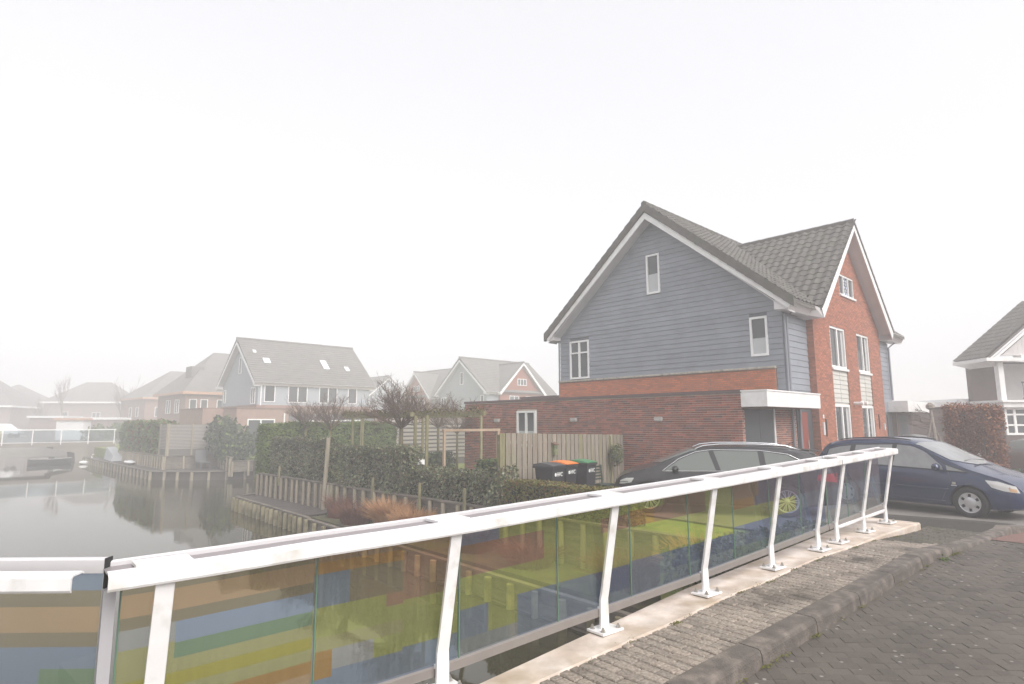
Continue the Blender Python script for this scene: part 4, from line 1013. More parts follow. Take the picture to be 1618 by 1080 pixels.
# far quay with its retaining walls
fq = thing('quay', 'grey timber quay running round the corner below the slatted screen', 'quay', HP(9.4, 42))
pts = [(9.2, 64), (9.25, 50), (9.35, 41.4), (11.0, 39.4), (14.4, 37.5), (18.5, 36.6)]
for (a, b), (c, d) in zip(pts[:-1], pts[1:]): plank_wall(fq, a, b, c, d, zq - .02, -1.4, 1.0, post_r=.085, out=1, cap=.2, posts_m=wood_pale, planks=1)
q = MB(); q.prism([(9.2, 64), (9.25, 50), (9.35, 41.4), (11.0, 39.4), (14.4, 37.5), (14.5, 39), (13.9, 42.59), (10.2, 42.59), (10.2, 64)], -1.6, zq - .001, lambda s, t_, d: tuple(HP(s, t_, d) - fq.location)); q.build('deck', deck_wood, fq)
fw_ = thing('retaining_wall', 'grey plank retaining wall under the clipped hedge and slatted screen', 'retaining wall', HP(10.2, 43))
plank_wall(fw_, 10.18, 55, 10.22, 42.5, -.0, -.82, .62, post_r=.07, out=1, planks=2)
plank_wall(fw_, 10.22, 42.48, 13.5, 42.5, .0, -.82, 1.0, post_r=.07, out=1, planks=2)
plank_wall(fw_, 13.5, 42.45, 12.6, 37.6, .0, -.82, 1.3, post_r=.07, out=1, planks=2)
plank_wall(fw_, 12.6, 37.58, 18.5, 37.55, -.2, -.82, 1.0, post_r=.07, out=1, planks=2)

# ------------------------------------------------------------------ hedges
ivp = [.74, .26]
hedge('ivy_hedge', 'tall ivy covered hedge on the quay wall left of the tall pole', HP(9.5, 18.9), AZ, [(.02, .45, .35, 5.2, -.02, 1.38)], 1150, .052, [ivy_m, ivy_b], ivp, 'ivy hedges along the quay wall')
hedge('ivy_hedge', 'tall ivy covered hedge with wooden stakes right of the tall pole', HP(9.5, 14.2), AZ, [(.02, .5, .35, 4.15, -.02, 1.30), (.02, .45, .15, .9, .2, 1.38)], 1150, .052, [ivy_m, ivy_b], ivp, 'ivy hedges along the quay wall')
hedge('ivy_hedge', 'lower ivy hedge between the stakes and the board fence', HP(9.5, 10.6), AZ, [(.02, .75, .0, 4.2, -.02, .80), (-.08, .5, -.2, .25, -.05, .98)], 1250, .050, [ivy_m, ivy_b], ivp, 'ivy hedges along the quay wall')
hedge('box_hedge', 'clipped yellow green low hedge in front of the wheeled bins', HP(9.45, 6.0), AZ, [(.05, .75, 1.0, 4.7, -.05, .66)], 1500, .036, [box_m, box_b], [.72, .28], None, rough=.02, depth=.08)
hedge('conifer_hedge', 'tall green clipped conifer hedge crossing behind the ivy', HP(9.6, 25.0), AZ, [(0, 6.3, -.1, .75, -.4, 1.95)], 900, .06, [conifer_m, mat('bright_conifer_leaf', (.13, .17, .03), .7, isl=.6)], [.8, .2], rough=.05)
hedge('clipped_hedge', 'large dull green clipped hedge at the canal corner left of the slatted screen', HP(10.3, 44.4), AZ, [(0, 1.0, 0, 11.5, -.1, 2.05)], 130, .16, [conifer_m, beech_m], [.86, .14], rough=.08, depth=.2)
hedge('low_hedge', 'dark low hedge squares inside the near garden', HP(11.2, 19.2), AZ, [(0, 3.8, 0, .5, 0, .85), (1.2, 3.9, 3.0, 3.5, 0, 1.0)], 420, .07, [dark_leaf, conifer_m], [.8, .2])
hedge('low_hedge', 'small green hedge between board fence and garage in the near garden', HP(11.4, 13.2), AZ, [(0, 3.6, 0, .45, 0, .95)], 450, .06, [conifer_m, dark_leaf], [.6, .4])
hedge('street_hedge', 'dark green low hedge at the right edge in front of the grey car', world_at(1592, 17.2), math.radians(8), [(0, 3, 0, .6, -.05, .62)], 600, .06, [dark_leaf, conifer_m], [.85, .15])
hedge('bank_hedge', 'glossy green hedge visible under the far end of the bridge railing', Vector((F0.x, F0.y, 0)) + Ev * 2.6 + Nv * -.75, TH, [(.0, 3.9, .0, .6, -.1, .36)], 900, .06, [ivy_m, box_m], [.7, .3])
bs = thing('shrub', 'dark rounded shrubs beside the garden door of the foggy house', 'shrub', HP(14.2, 41), 0, None)
P, N = [], []
for c, r, k in (((-.6, 0, .9), 1.35, 1500), ((1.0, -.7, .55), 1.15, 1200), ((-1.4, .6, 1.7), 1.0, 900), ((.1, -1.2, .3), 1.0, 800)):
    p, d = blob_shell(k, c, r, .7); P.append(p); N.append(d)
o = bpy.data.objects.new('foliage', leaf_mesh('foliage', np.concatenate(P), np.concatenate(N), .15, [dark_leaf, conifer_m], None, [.8, .2], .7)); COL.objects.link(o); o.parent = bs; o['kind'] = 'stuff'
bs2 = thing('shrub', 'low dark shrub between the sliding door and the conifer hedge', 'shrub', HP(17.2, 44), 0, None)
p, d = blob_shell(1500, (0, 0, .7), 1.3, .6); o = bpy.data.objects.new('foliage', leaf_mesh('foliage', p, d, .15, [dark_leaf, conifer_m], None, [.8, .2], .7)); COL.objects.link(o); o.parent = bs2; o['kind'] = 'stuff'
bs3 = thing('shrub', 'loose green bushes behind the far bridge end', 'shrub', world_at(183, 66), 0, None)
P, N = [], []
for c in ((-2, 0, .8), (0, 1, 1.2), (1.8, 0, 1.0), (3, 1, .8)):
    p, d = blob_shell(600, c, 1.4, .6); P.append(p); N.append(d)
o = bpy.data.objects.new('foliage', leaf_mesh('foliage', np.concatenate(P), np.concatenate(N), .22, [dark_leaf, conifer_m], None, [.5, .5], .8)); COL.objects.link(o); o.parent = bs3; o['kind'] = 'stuff'
# ivy bush on the fence end post
ib = thing('ivy_bush', 'small ivy bush hanging on the right end post of the board fence', 'ivy', HP(14.4, 10.85, 0), AZ)
p, d = blob_shell(700, (0, -.05, 1.05), .2, .5); p[:, 2] = 1.08 + (p[:, 2] - 1.05) * 1.9
p2, d2 = blob_shell(300, (.1, -.3, .1), .3, .4)
o = bpy.data.objects.new('foliage', leaf_mesh('foliage', np.concatenate([p, p2]), np.concatenate([d, d2]), .05, [ivy_m, box_m], None, [.6, .4], .8)); COL.objects.link(o); o.parent = ib; o['kind'] = 'stuff'

# copper beech hedge columns
def beech(label, px, d, wd, ht, rz):
    h = thing('beech_hedge', label, 'hedge', world_at(px, d), rz, 'copper beech hedge blocks')
    n = 13000
    p = np.stack([nrs.uniform(-wd / 2, wd / 2, n), nrs.uniform(-.3, .3, n), nrs.uniform(.05, ht, n)], 1)
    dens = np.sin(p[:, 0] * 7 + px) * np.sin(p[:, 2] * 5.3 + px * .7) + nrs.normal(0, .35, n); p = p[dens > -.45]
    edge = (np.abs(p[:, 0]) > wd / 2 - .07); p[edge, 0] += nrs.normal(0, .04, edge.sum()); top = p[:, 2] > ht - .1; p[top, 2] += nrs.normal(0, .05, top.sum())
    me = leaf_mesh('foliage', p, np.tile((0, -1., .3), (len(p), 1)), .050, [beech_m, mat('dry_beech_leaf', (.30, .13, .06), .7, isl=.6)], None, [.75, .25], 1.0)
    o = bpy.data.objects.new('foliage', me); COL.objects.link(o); o.parent = h; o['kind'] = 'stuff'
    t = MB()
    for i in range(9):
        x = -wd / 2 + wd * (i + .5) / 9; t.tube([(x, 0, 0), (x + rnd.uniform(-.08, .08), rnd.uniform(-.1, .1), ht * .5), (x + rnd.uniform(-.15, .15), 0, ht * .95)], .025, 5, .008)
        for k in range(12):
            z = rnd.uniform(.2, ht - .2); t.tube([(x, 0, z), (x + rnd.uniform(-.3, .3), rnd.uniform(-.3, .3), z + rnd.uniform(.1, .35))], .009, 4, .004, cap=False)
    t.build('stems', twig_m, h, fix=False)
beech('rust brown beech hedge block right behind the blue car windscreen', 1516, 19.5, .76, 2.52, -.1)
beech('rust brown beech hedge block nearest the grey car at the right edge', 1561, 18.6, .62, 2.48, .25)

# dry plants on the quay bank
def tuft(root, name, base, n, ht, spread, m, r=.006, seg=3, curve=.5, label=None):
    t = MB()
    for i in range(n):
        a = rnd.uniform(0, 2 * PI); q = rnd.random() ** .5; bx, by = base[0] + math.cos(a) * spread * .35 * q, base[1] + math.sin(a) * spread * .35 * q
        h_ = ht * rnd.uniform(.55, 1.1); ox, oy = math.cos(a) * spread * rnd.uniform(.2, 1) * curve, math.sin(a) * spread * rnd.uniform(.2, 1) * curve
        pts = [(bx, by, base[2]), (bx + ox * .3, by + oy * .3, base[2] + h_ * .6), (bx + ox, by + oy, base[2] + h_ * rnd.uniform(.75, 1))]
        t.tube(pts, r, seg, r * .3, cap=False)
    o = t.build(name, m, root, fix=False); o['kind'] = 'stuff'; return o
pk = 0
for lab, (s, t, z), n, ht, sp, m in (
    ('reddish brown bare shrub at the deck corner against the plank wall', (9.05, 17.3, -.85), 420, .75, .9, twig_red),
    ('dark red twiggy shrub left of the dry grass clump', (8.85, 15.9, -.85), 600, .62, 1.1, twig_red),
    ('dry orange grass clump below the plank wall, left one', (9.0, 14.3, -.85), 1500, .85, 1.1, straw_m),
    ('dry orange grass clump below the plank wall, right one', (9.0, 13.2, -.85), 1300, .72, 1.0, straw_m),
    ('pale red bare shrub seen through the middle glass panes', (8.9, 10.6, -.85), 500, .55, 1.0, twig_red),
    ('brown dead herbs seen through glass left of the wheel', (8.8, 8.8, -.85), 500, .5, 1.2, twig_red),
    ('orange grass under the railing by the fourth post', (8.8, 4.9, -.5), 900, .75, 1.2, straw_m),
    ('red brown twigs under the railing by the third post', (8.5, 6.2, -.7), 700, .6, 1.3, twig_red)):
    o = thing('dry_plant', lab, 'plant', HP(s, t, z)); tuft(o, 'stems', (0, 0, 0), n, ht, sp, m)
gt = thing('grass_bank', 'green grass bank between the bridge and the parked dark car', 'grass', (0, 0, 0)); gt['kind'] = 'stuff'
n = 16000
s_ = nrs.uniform(9.7, 15, n); t_ = nrs.uniform(-.5, 5.1, n)
p = np.stack([s_ * Bv.x + t_ * Av.x, s_ * Bv.y + t_ * Av.y, np.full(n, -.03)], 1)
e_ = (p[:, 0] - F0.x) * Ev.x + (p[:, 1] - F0.y) * Ev.y; n_ = (p[:, 0] - F0.x) * Nv.x + (p[:, 1] - F0.y) * Nv.y
p = p[(n_ < -.6) & (e_ < 6.3)]
o = bpy.data.objects.new('blades', leaf_mesh('blades', p, np.tile((0, -1., .2), (len(p), 1)), .05, [grass_m, box_m], None, [.7, .3], .8)); COL.objects.link(o); o.parent = gt; o['kind'] = 'stuff'

# ------------------------------------------------------------------ trees
def branch(mb, p, d, L, r, lvl, up=.2, seg=4, kids=(3, 4), spread=.55, shrink=.62):
    n = 3; pts = [p]; q = p; dd = d.copy()
    for i in range(n):
        dd = (dd + Vector((rnd.gauss(0, .10), rnd.gauss(0, .10), rnd.gauss(0, .06) + up * .18))).normalized(); q = q + dd * L / n; pts.append(q)
    mb.tube(pts, r, seg if lvl > 1 else 3, r * .55, cap=False)
    if lvl <= 0: return
    for k in range(rnd.randint(*kids)):
        t = rnd.uniform(.35, 1.0); i = min(n - 1, int(t * n)); b = pts[i].lerp(pts[i + 1], t * n - i)
        nd = (dd + Vector((rnd.gauss(0, spread), rnd.gauss(0, spread), rnd.gauss(0, spread * .6) + up))).normalized()
        branch(mb, b, nd, L * shrink * rnd.uniform(.8, 1.15), r * .58, lvl - 1, up, seg, kids, spread, shrink)
def round_tree(label, px, d, trunk_h, rad, up_h, tr=.06, lvl=3, arms=13, group='bare round crowned trees in the garden', z0=0):
    h = thing('round_tree', label, 'tree', world_at(px, d) + Vector((0, 0, z0)), 0, group)
    t = MB(); t.tube([(0, 0, -.1), (.01, 0, trunk_h * .5), (0, .01, trunk_h)], tr * 1.15, 8, tr); t.build('trunk', bark_m, h, smooth=True)
    c = MB()
    for i in range(arms):
        a = 2 * PI * i * .382 + rnd.uniform(-.2, .2); el = rnd.uniform(.22, 1.35)
        dv = Vector((math.cos(a) * math.cos(el), math.sin(a) * math.cos(el), math.sin(el)))
        L = rad * .62 * rnd.uniform(.85, 1.1) * (1 if el < .7 else up_h / rad)
        branch(c, Vector((0, 0, trunk_h - .1 + rnd.uniform(-.05, .08))), dv, L, tr * .36, lvl, .13, 4, (3, 4), .55, .64)
    c.build('crown', twig_m, h, fix=False); return h
round_tree('largest bare round tree, above the pergola', 634, 19.0, 1.95, 1.25, 1.25, .058, 4, 24)
round_tree('smaller bare round tree, right one of the pair above the ivy hedge', 522, 22.5, 1.85, 1.12, 1.1, .045, 4, 16)
round_tree('smaller bare round tree, left one of the pair above the ivy hedge', 483, 26.0, 1.85, 1.15, 1.1, .045, 4, 16)
round_tree('bare round tree behind the pergola, third from the left', 692, 26.0, 1.9, 1.35, 1.3, .05, 4, 15)
round_tree('bare round tree close to the garage corner', 722, 24.0, 1.7, 1.15, 1.15, .045, 4, 14)
def wild_tree(label, px, d, ht, z0=.25):
    h = thing('bare_tree', label, 'tree', world_at(px, d + 10) + Vector((0, 0, z0)), 0, 'bare trees between the foggy houses')
    t = MB(); t.tube([(0, 0, 0), (.05, 0, ht * .35), (0, 0, ht * .7)], .14, 6, .06); t.build('trunk', bark_m, h)
    c = MB()
    for i in range(12):
        z = ht * rnd.uniform(.25, .75); a = rnd.uniform(0, 6.28); branch(c, Vector((0, 0, z)), Vector((math.cos(a) * .5, math.sin(a) * .5, .8)).normalized(), ht * .3, .05, 2, .3, 3, (3, 4), .4)
    c.build('crown', twig_m, h, fix=False)
wild_tree('thin bare tree left of the flat ridged foggy house', 95, 88, 8.5)
wild_tree('thin bare tree right of the flat ridged foggy house', 192, 88, 9.0)
wild_tree('very faint bare tree on the far left', 62, 95, 6)
# espaliered tree before the outbuilding
et = thing('bare_tree', 'pollarded bare tree before the dark outbuilding behind the blue car', 'tree', world_at(1473, 25), 0)
t = MB(); t.tube([(0, 0, -.05), (.05, 0, 1.4), (-.03, 0, 2.55)], .10, 7, .05); t.tube([(-.7, 0, .2), (-.25, 0, 1.3), (0, 0, 2.2)], .05, 5, .03); t.tube([(.7, 0, .2), (.3, 0, 1.2), (0, 0, 2.0)], .05, 5, .03); t.lathe([(.05, 0), (.16, .08), (.16, .2), (.05, .3)], -.03, 0, 2.5, 8); t.build('trunk', mat('pale_bark', (.25, .21, .18), .95, var=.3, vscale=8), et)
c = MB()
for k in range(26):
    z = rnd.uniform(.5, 2.6); a = rnd.choice((0, PI)) + rnd.gauss(0, .3); branch(c, Vector((0, 0, z)), Vector((math.cos(a), math.sin(a) * .3, rnd.uniform(0, .35))).normalized(), rnd.uniform(.6, 1.1), .02, 1, .1, 3, (2, 4), .3)
c.build('crown', twig_m, et, fix=False)

# ------------------------------------------------------------------ pergola, frame, slatted fences
pg = thing('pergola', 'mossy wooden pergola with posts and long leafy beams in the garden', 'pergola', world_at(640, 20))
off = pg.location
def pole(px, d, zt, r=.05, m=wood_green):
    q = MB(); p = world_at(px, d) - off; q.tube([p + Vector((0, 0, -.05)), p + Vector((0, 0, zt))], r, 6); q.build('post', m, pg)
for px, d in ((557, 21), (573, 24), (656, 17.6), (668, 21), (674.5, 17.0), (571, 27), (760, 21)): pole(px, d, 2.22)
def beam(a, da, b, db, z, w=.05, m=wood_green):
    q = MB(); p0, p1 = world_at(a, da) - off, world_at(b, db) - off; dr_ = (p1 - p0).normalized(); nn = Vector((-dr_.y, dr_.x, 0)) * w
    q.hexa([p0 - nn + Vector((0, 0, z)), p1 - nn + Vector((0, 0, z)), p1 + nn + Vector((0, 0, z)), p0 + nn + Vector((0, 0, z)), p0 - nn + Vector((0, 0, z + .12)), p1 - nn + Vector((0, 0, z + .12)), p1 + nn + Vector((0, 0, z + .12)), p0 + nn + Vector((0, 0, z + .12))]); q.build('beam', m, pg)
beam(545, 21, 766, 16.4, 2.2); beam(560, 24.5, 760, 21, 2.2); beam(545, 21, 575, 25, 2.2); beam(650, 18, 672, 22.5, 2.2); beam(730, 17, 745, 22, 2.2)
P = []
for (a, da, b, db) in ((545, 21, 766, 16.4), (560, 24.5, 760, 21), (545, 21, 575, 25)):
    p0, p1 = world_at(a, da) - off, world_at(b, db) - off; k = 1100; u = nrs.rand(k, 1)
    P.append(np.array(p0) * (1 - u) + np.array(p1) * u + np.array([0, 0, 2.33]) + nrs.normal(0, .055, (k, 3)))
P = np.concatenate(P); o = bpy.data.objects.new('climber', leaf_mesh('climber', P, np.tile((0, 0, 1.), (len(P), 1)), .05, [box_m, twig_m], None, [.5, .5], 1.)); COL.objects.link(o); o.parent = pg; o['kind'] = 'stuff'
tw = MB()
for k in range(60):
    u = rnd.random(); p = (world_at(545, 21) - off).lerp(world_at(766, 16.4) - off, u) + Vector((0, 0, 2.3)); branch(tw, p, Vector((rnd.gauss(0, .6), rnd.gauss(0, .5), .5)).normalized(), rnd.uniform(.2, .5), .008, 1, .1, 3, (1, 3), .5)
tw.build('vine_twigs', twig_m, pg, fix=False, kind='stuff')
wf = thing('timber_frame', 'new orange wooden frame like a goal beside the garage wall', 'wooden frame', world_at(702, 17.0), math.radians(43))
q = MB(); q.box(-.033, .033, -.033, .033, -.03, 1.76); q.build('post', wood_new, wf); q = MB(); q.box(1.98, 2.06, -.04, .04, -.03, 1.76); q.build('post', wood_new, wf); q = MB(); q.box(-.06, 2.08, -.045, .045, 1.76, 1.83); q.build('beam', wood_new, wf)
# board fence
fl = math.hypot(15.2 - 9.44, .75); fa = math.atan2(.75, 15.2 - 9.44)
fn_ = thing('board_fence', 'weathered grey board fence with alternating planks behind the bins', 'fence', HP(9.44, 10.45), AZ + fa)
u = 0.0; i = 0
while u < fl - .1:
    zt = 1.76 - .13 * u / fl + rnd.uniform(-.006, .006)
    q = MB(); wd = .172 if i % 2 == 0 else .13; y0 = -.045 if i % 2 == 0 else .03
    q.hexa([(u, y0, 0.02), (u + wd, y0, .02), (u + wd, y0 + .018, .02), (u, y0 + .018, .02), (u + rnd.uniform(-.006, .006), y0, zt), (u + wd, y0, zt), (u + wd, y0 + .018, zt), (u, y0 + .018, zt)])
    q.build('board', wood_green if i in (0, 1, 5) else wood_grey, fn_); u += .105; i += 1
for z in (.35, .9, 1.5):
    q = MB(); q.hexa([(0, -.027, z), (fl, -.027, z - .1), (fl, .03, z - .1), (0, .03, z), (0, -.027, z + .07), (fl, -.027, z - .03), (fl, .03, z - .03), (0, .03, z + .07)]); q.build('rail', wood_grey, fn_)
for u in (.06, 1.8, 3.6, 5.0): q = MB(); q.box(u - .04, u + .04, -.01, .07, 0, 1.72 - .13 * max(0, u) / fl); q.build('post', wood_green, fn_)
q = MB(); q.box(5.02, 5.1, -.09, -.01, 0, 1.6); q.build('post', wood_green, fn_)
bh = thing('nest_box', 'small mossy wooden bird box hanging high on the board fence', 'bird box', HP(11.55, 10.68, 1.18), AZ + fa)
q = MB(); q.box(-.07, .07, -.10, 0, 0, .26); q.build('box_body', mat('mossy_box_wood', (.16, .18, .09), .9, var=.3, vscale=12), bh)
q = MB(); q.hexa([(-.09, -.13, .25), (.09, -.13, .25), (.09, .01, .30), (-.09, .01, .30), (-.09, -.13, .27), (.09, -.13, .27), (.09, .01, .32), (-.09, .01, .32)]); q.build('lid', mat('brown_lid', (.14, .08, .05), .8), bh)
q = MB(); q.lathe([(.018, 0), (.018, .004)], 0, 0, 0, 10, lambda x, y, z: (x, -.1005 - z, .17 + y)); q.build('entrance_hole', blackp, bh)
slat_wood = mat('pale_slat_wood', (0.36, 0.33, 0.30), .85, isl=.2)
# slatted screens left
def slat_screen(label, s, t, rz, L, z0, z1, n, panels):
    h = thing('slatted_screen', label, 'screen', HP(s, t), rz, 'slatted garden screens by the canal')
    for k in range(n):
        z = z0 + (z1 - z0) * k / n; q = MB(); q.box(0, L, -.02, .0, z, z + (z1 - z0) / n * .62); q.build('slat', slat_wood, h)
    for k in range(panels + 1):
        u = L * k / panels; q = MB(); q.box(u - .05, u + .05, -.07, .02, -.05, z1 + .05); q.build('post', wood_pale, h)
    q = MB(); q.box(0, L, .01, .04, z0 - .42, z1); q.build('backing', mat('screen_backing', (.13, .12, .11), .9), h)
slat_screen('slatted screen facing the canal bend, left of the shrubs', 10.4, 42.6, AZ, 4.1, .45, 2.0, 17, 3)
slat_screen('slatted screen side panel next to the clipped hedge', 10.35, 44.3, AZ - PI / 2, 1.65, .45, 2.0, 17, 1)
slat_screen('pale horizontal slatted fence behind the pergola', 14.8, 29.0, AZ, 5.5, .6, 2.1, 9, 3)
slat_screen('grey slatted screen deep in the garden left of the garage', 15.8, 24.5, AZ, 4.5, .3, 2.0, 9, 2)
for (px, d) in ((662, 18.5), (668.5, 18.2)):
    ch = thing('garden_chair', 'white garden chair behind the ivy hedge, %s' % ('left one' if px == 662 else 'right one'), 'chair', world_at(px, d), .4, 'white garden chairs')
    q = MB(); q.box(-.22, .22, -.22, .22, .42, .46); q.build('seat', white, ch); q = MB(); q.hexa([(-.22, .2, .46), (.22, .2, .46), (.22, .23, .46), (-.22, .23, .46), (-.2, .3, .9), (.2, .3, .9), (.2, .33, .9), (-.2, .33, .9)]); q.build('backrest', white, ch)
    for x in (-.2, .2):
        for y in (-.2, .2): q = MB(); q.tube([(x, y, 0), (x, y, .42)], .018, 5); q.build('leg', white, ch)
chair_grey = mat('dark_chair_fabric', (.13, .13, .135), .8)
gc = thing('garden_chair', 'dark grey high backed chair on the far quay deck', 'chair', HP(12.25, 41.6, zq), AZ + .2)
q = MB(); q.box(-.35, .35, -.3, .35, .35, .45); q.build('seat', chair_grey, gc); q = MB(); q.hexa([(-.35, .3, .4), (.35, .3, .4), (.35, .38, .4), (-.35, .38, .4), (-.33, .45, 1.15), (.33, .45, 1.15), (.33, .52, 1.15), (-.33, .52, 1.15)]); q.build('backrest', chair_grey, gc)
for x in (-.3, .3):
    for y in (-.26, .3): q = MB(); q.box(x - .03, x + .03, y - .03, y + .03, 0, .36); q.build('leg', chair_grey, gc)
tp = thing('paddling_pool', 'teal plastic tub lying on the lawn by the foggy house', 'tub', HP(15.6, 43.5), 0)
q = MB(); q.lathe([(.95, 0), (1.05, .28), (.98, .3), (.9, .12), (.01, .1)], 0, 0, 0, 20); q.build('tub', teal_m, tp)
ky = thing('kayak', 'white kayak lying on the far quay deck', 'kayak', HP(9.95, 50.5, zq + .16), AZ + PI / 2 - .1)
q = MB(); rows = []
for i in range(13):
    u = -1.7 + 3.4 * i / 12; k = max(.02, 1 - (abs(u) / 1.72) ** 2.2); rows.append([(u, .34 * k * math.cos(a), .16 * k * math.sin(a) * (1.2 if math.sin(a) < 0 else .7)) for a in lin(0, 2 * PI, 11)])
q.grid(rows); q.build('hull', far_white, ky, smooth=True)
q = MB(); q.lathe([(.22, 0), (.24, .05), (.18, .05)], 0, 0, .08, 12); q.build('cockpit_rim', pipe_grey, ky)
ub = thing('upturned_boat', 'small grey and white rowing boat tipped against the quay by the far bridge', 'boat', HP(9.9, 55.5, -.75), AZ + PI / 2)
q = MB(); q.hexa([(-1.6, -.5, 0), (1.2, -.5, .1), (1.2, .5, .1), (-1.6, .5, 0), (-1.4, -.35, .35), (1.6, -.3, 1.0), (1.6, .3, 1.0), (-1.4, .35, .4)]); q.build('hull', mat('grey_boat', (.35, .36, .38), .6), ub)
q = MB(); q.hexa([(-1.0, -.56, .05), (.9, -.56, .3), (.9, -.52, .3), (-1.0, -.52, .05), (-.9, -.5, .25), (1.1, -.5, .62), (1.1, -.46, .62), (-.9, -.46, .25)]); q.build('white_side_stripe', far_white, ub)
db = thing('moored_boat', 'black open boat moored under the far bridge', 'boat', HP(6.8, 64.0, -1.3), AZ + .1); db.scale = (.65, .65, .65)
q = MB(); rows = []
for i in range(11):
    u = -2.3 + 4.6 * i / 10; k = max(.05, 1 - (abs(u) / 2.35) ** 3); zt = .62 + .12 * (u / 2.3) ** 2
    rows.append([(u, -.85 * k, zt), (u, -.75 * k, .2), (u, -.3 * k, -.15), (u, .3 * k, -.15), (u, .75 * k, .2), (u, .85 * k, zt), (u, .7 * k, zt), (u, .55 * k, .25), (u, -.55 * k, .25), (u, -.7 * k, zt), (u, -.85 * k, zt)])
q.grid(rows); q.build('hull', boat_m, db, smooth=False)
q = MB(); q.tube([(-2.2, -.8, .78), (0, -.95, .7), (2.2, -.8, .8)], .04, 5); q.build('gunwale', lamp_grey, db)
q = MB(); q.box(-.1, .4, -.3, .3, .25, .95); q.build('console', blackp, db)
sw = thing('swan', 'white swan on the water beside the far abutment', 'swan', HP(9.0, 62.0, -1.3), AZ)
q = MB(); rows = []
for i in range(9):
    u = -.45 + .9 * i / 8; k = max(.03, math.sqrt(max(0, 1 - (u / .46) ** 2))); rows.append([(u, .2 * k * math.cos(a), .12 + .17 * k * math.sin(a) + .1 * max(0, -u)) for a in lin(0, 2 * PI, 9)])
q.grid(rows); q.tube([(.33, 0, .2), (.47, 0, .4), (.40, 0, .62), (.45, 0, .78), (.56, 0, .8)], .05, 6, .035); q.build('body', swan_m, sw, smooth=True)
q = MB(); q.tube([(.56, 0, .8), (.66, 0, .76)], .025, 5, .01); q.build('beak', lens_o, sw)
# far bridge with glass railing
fbz = thing('far_bridge', 'pale concrete bridge with white topped glass railing across the foggy canal', 'bridge', HP(10.8, 66.5), AZ)
q = MB(); q.box(-40, 1.0, 0, 4.5, .08, .42); q.build('deck', conc_far, fbz)
q = MB(); q.hexa([(-1.9, 0, -1.5), (1.2, 0, -1.5), (1.2, 4.5, -1.5), (-1.9, 4.5, -1.5), (-2.1, .05, .08), (1.2, .05, .08), (1.2, 4.5, .08), (-2.1, 4.5, .08)]); q.build('abutment', conc_far, fbz)
q = MB(); q.hexa([(-3.6, .04, -.12), (-2.0, .04, -.5), (-2.0, 4.4, -.5), (-3.6, 4.4, -.12), (-3.6, .04, .08), (-2.0, .04, .08), (-2.0, 4.4, .08), (-3.6, 4.4, .08)]); q.build('haunch', conc_far, fbz)
q = MB(); q.box(-40, 1.0, -.04, .03, 1.52, 1.60); q.build('handrail', far_white, fbz); q = MB(); q.box(-40, 1.0, -.02, .03, .44, .5); q.build('bottom_profile', alu_light, fbz)
for k in range(20): q = MB(); x = .9 - k * 2.0; q.box(x - .03, x + .03, -.05, .03, .25, 1.52); q.build('post', far_white, fbz)
fg1 = tint('far_tinted_glass', (.80, .85, .88), .12); fg2 = tint('far_tinted_glass_green', (.85, .88, .74), .12)
for k in range(20): q = MB(); x = .85 - k * 2.0; q.box(x - 1.9, x - .02, .0, .012, .5, 1.5); q.build('glass_pane', fg1 if k < 4 else fg2, fbz)
pc_ = thing('parked_car', 'white car roof behind the far bridge railing', 'car', world_at(3, 74), .3)
q = MB(); q.prism([(-2, .5), (2, .5), (2.1, 1.0), (1.3, 1.15), (.6, 1.75), (-1.1, 1.8), (-1.9, 1.2), (-2.1, 1)], -.85, .85, lambda u, v, d: (u, d, v + .4)); q.build('body', far_white, pc_, bevel=.08)
for x in (-1.3, 1.3):
    for y in (-.8, .8): q = MB(); q.lathe([(.3, -.1), (.32, 0), (.3, .1)], 0, 0, 0, 12, lambda a, b, c: (x + a, y + c, .72 + b)); q.build('wheel', tyre_m, pc_)

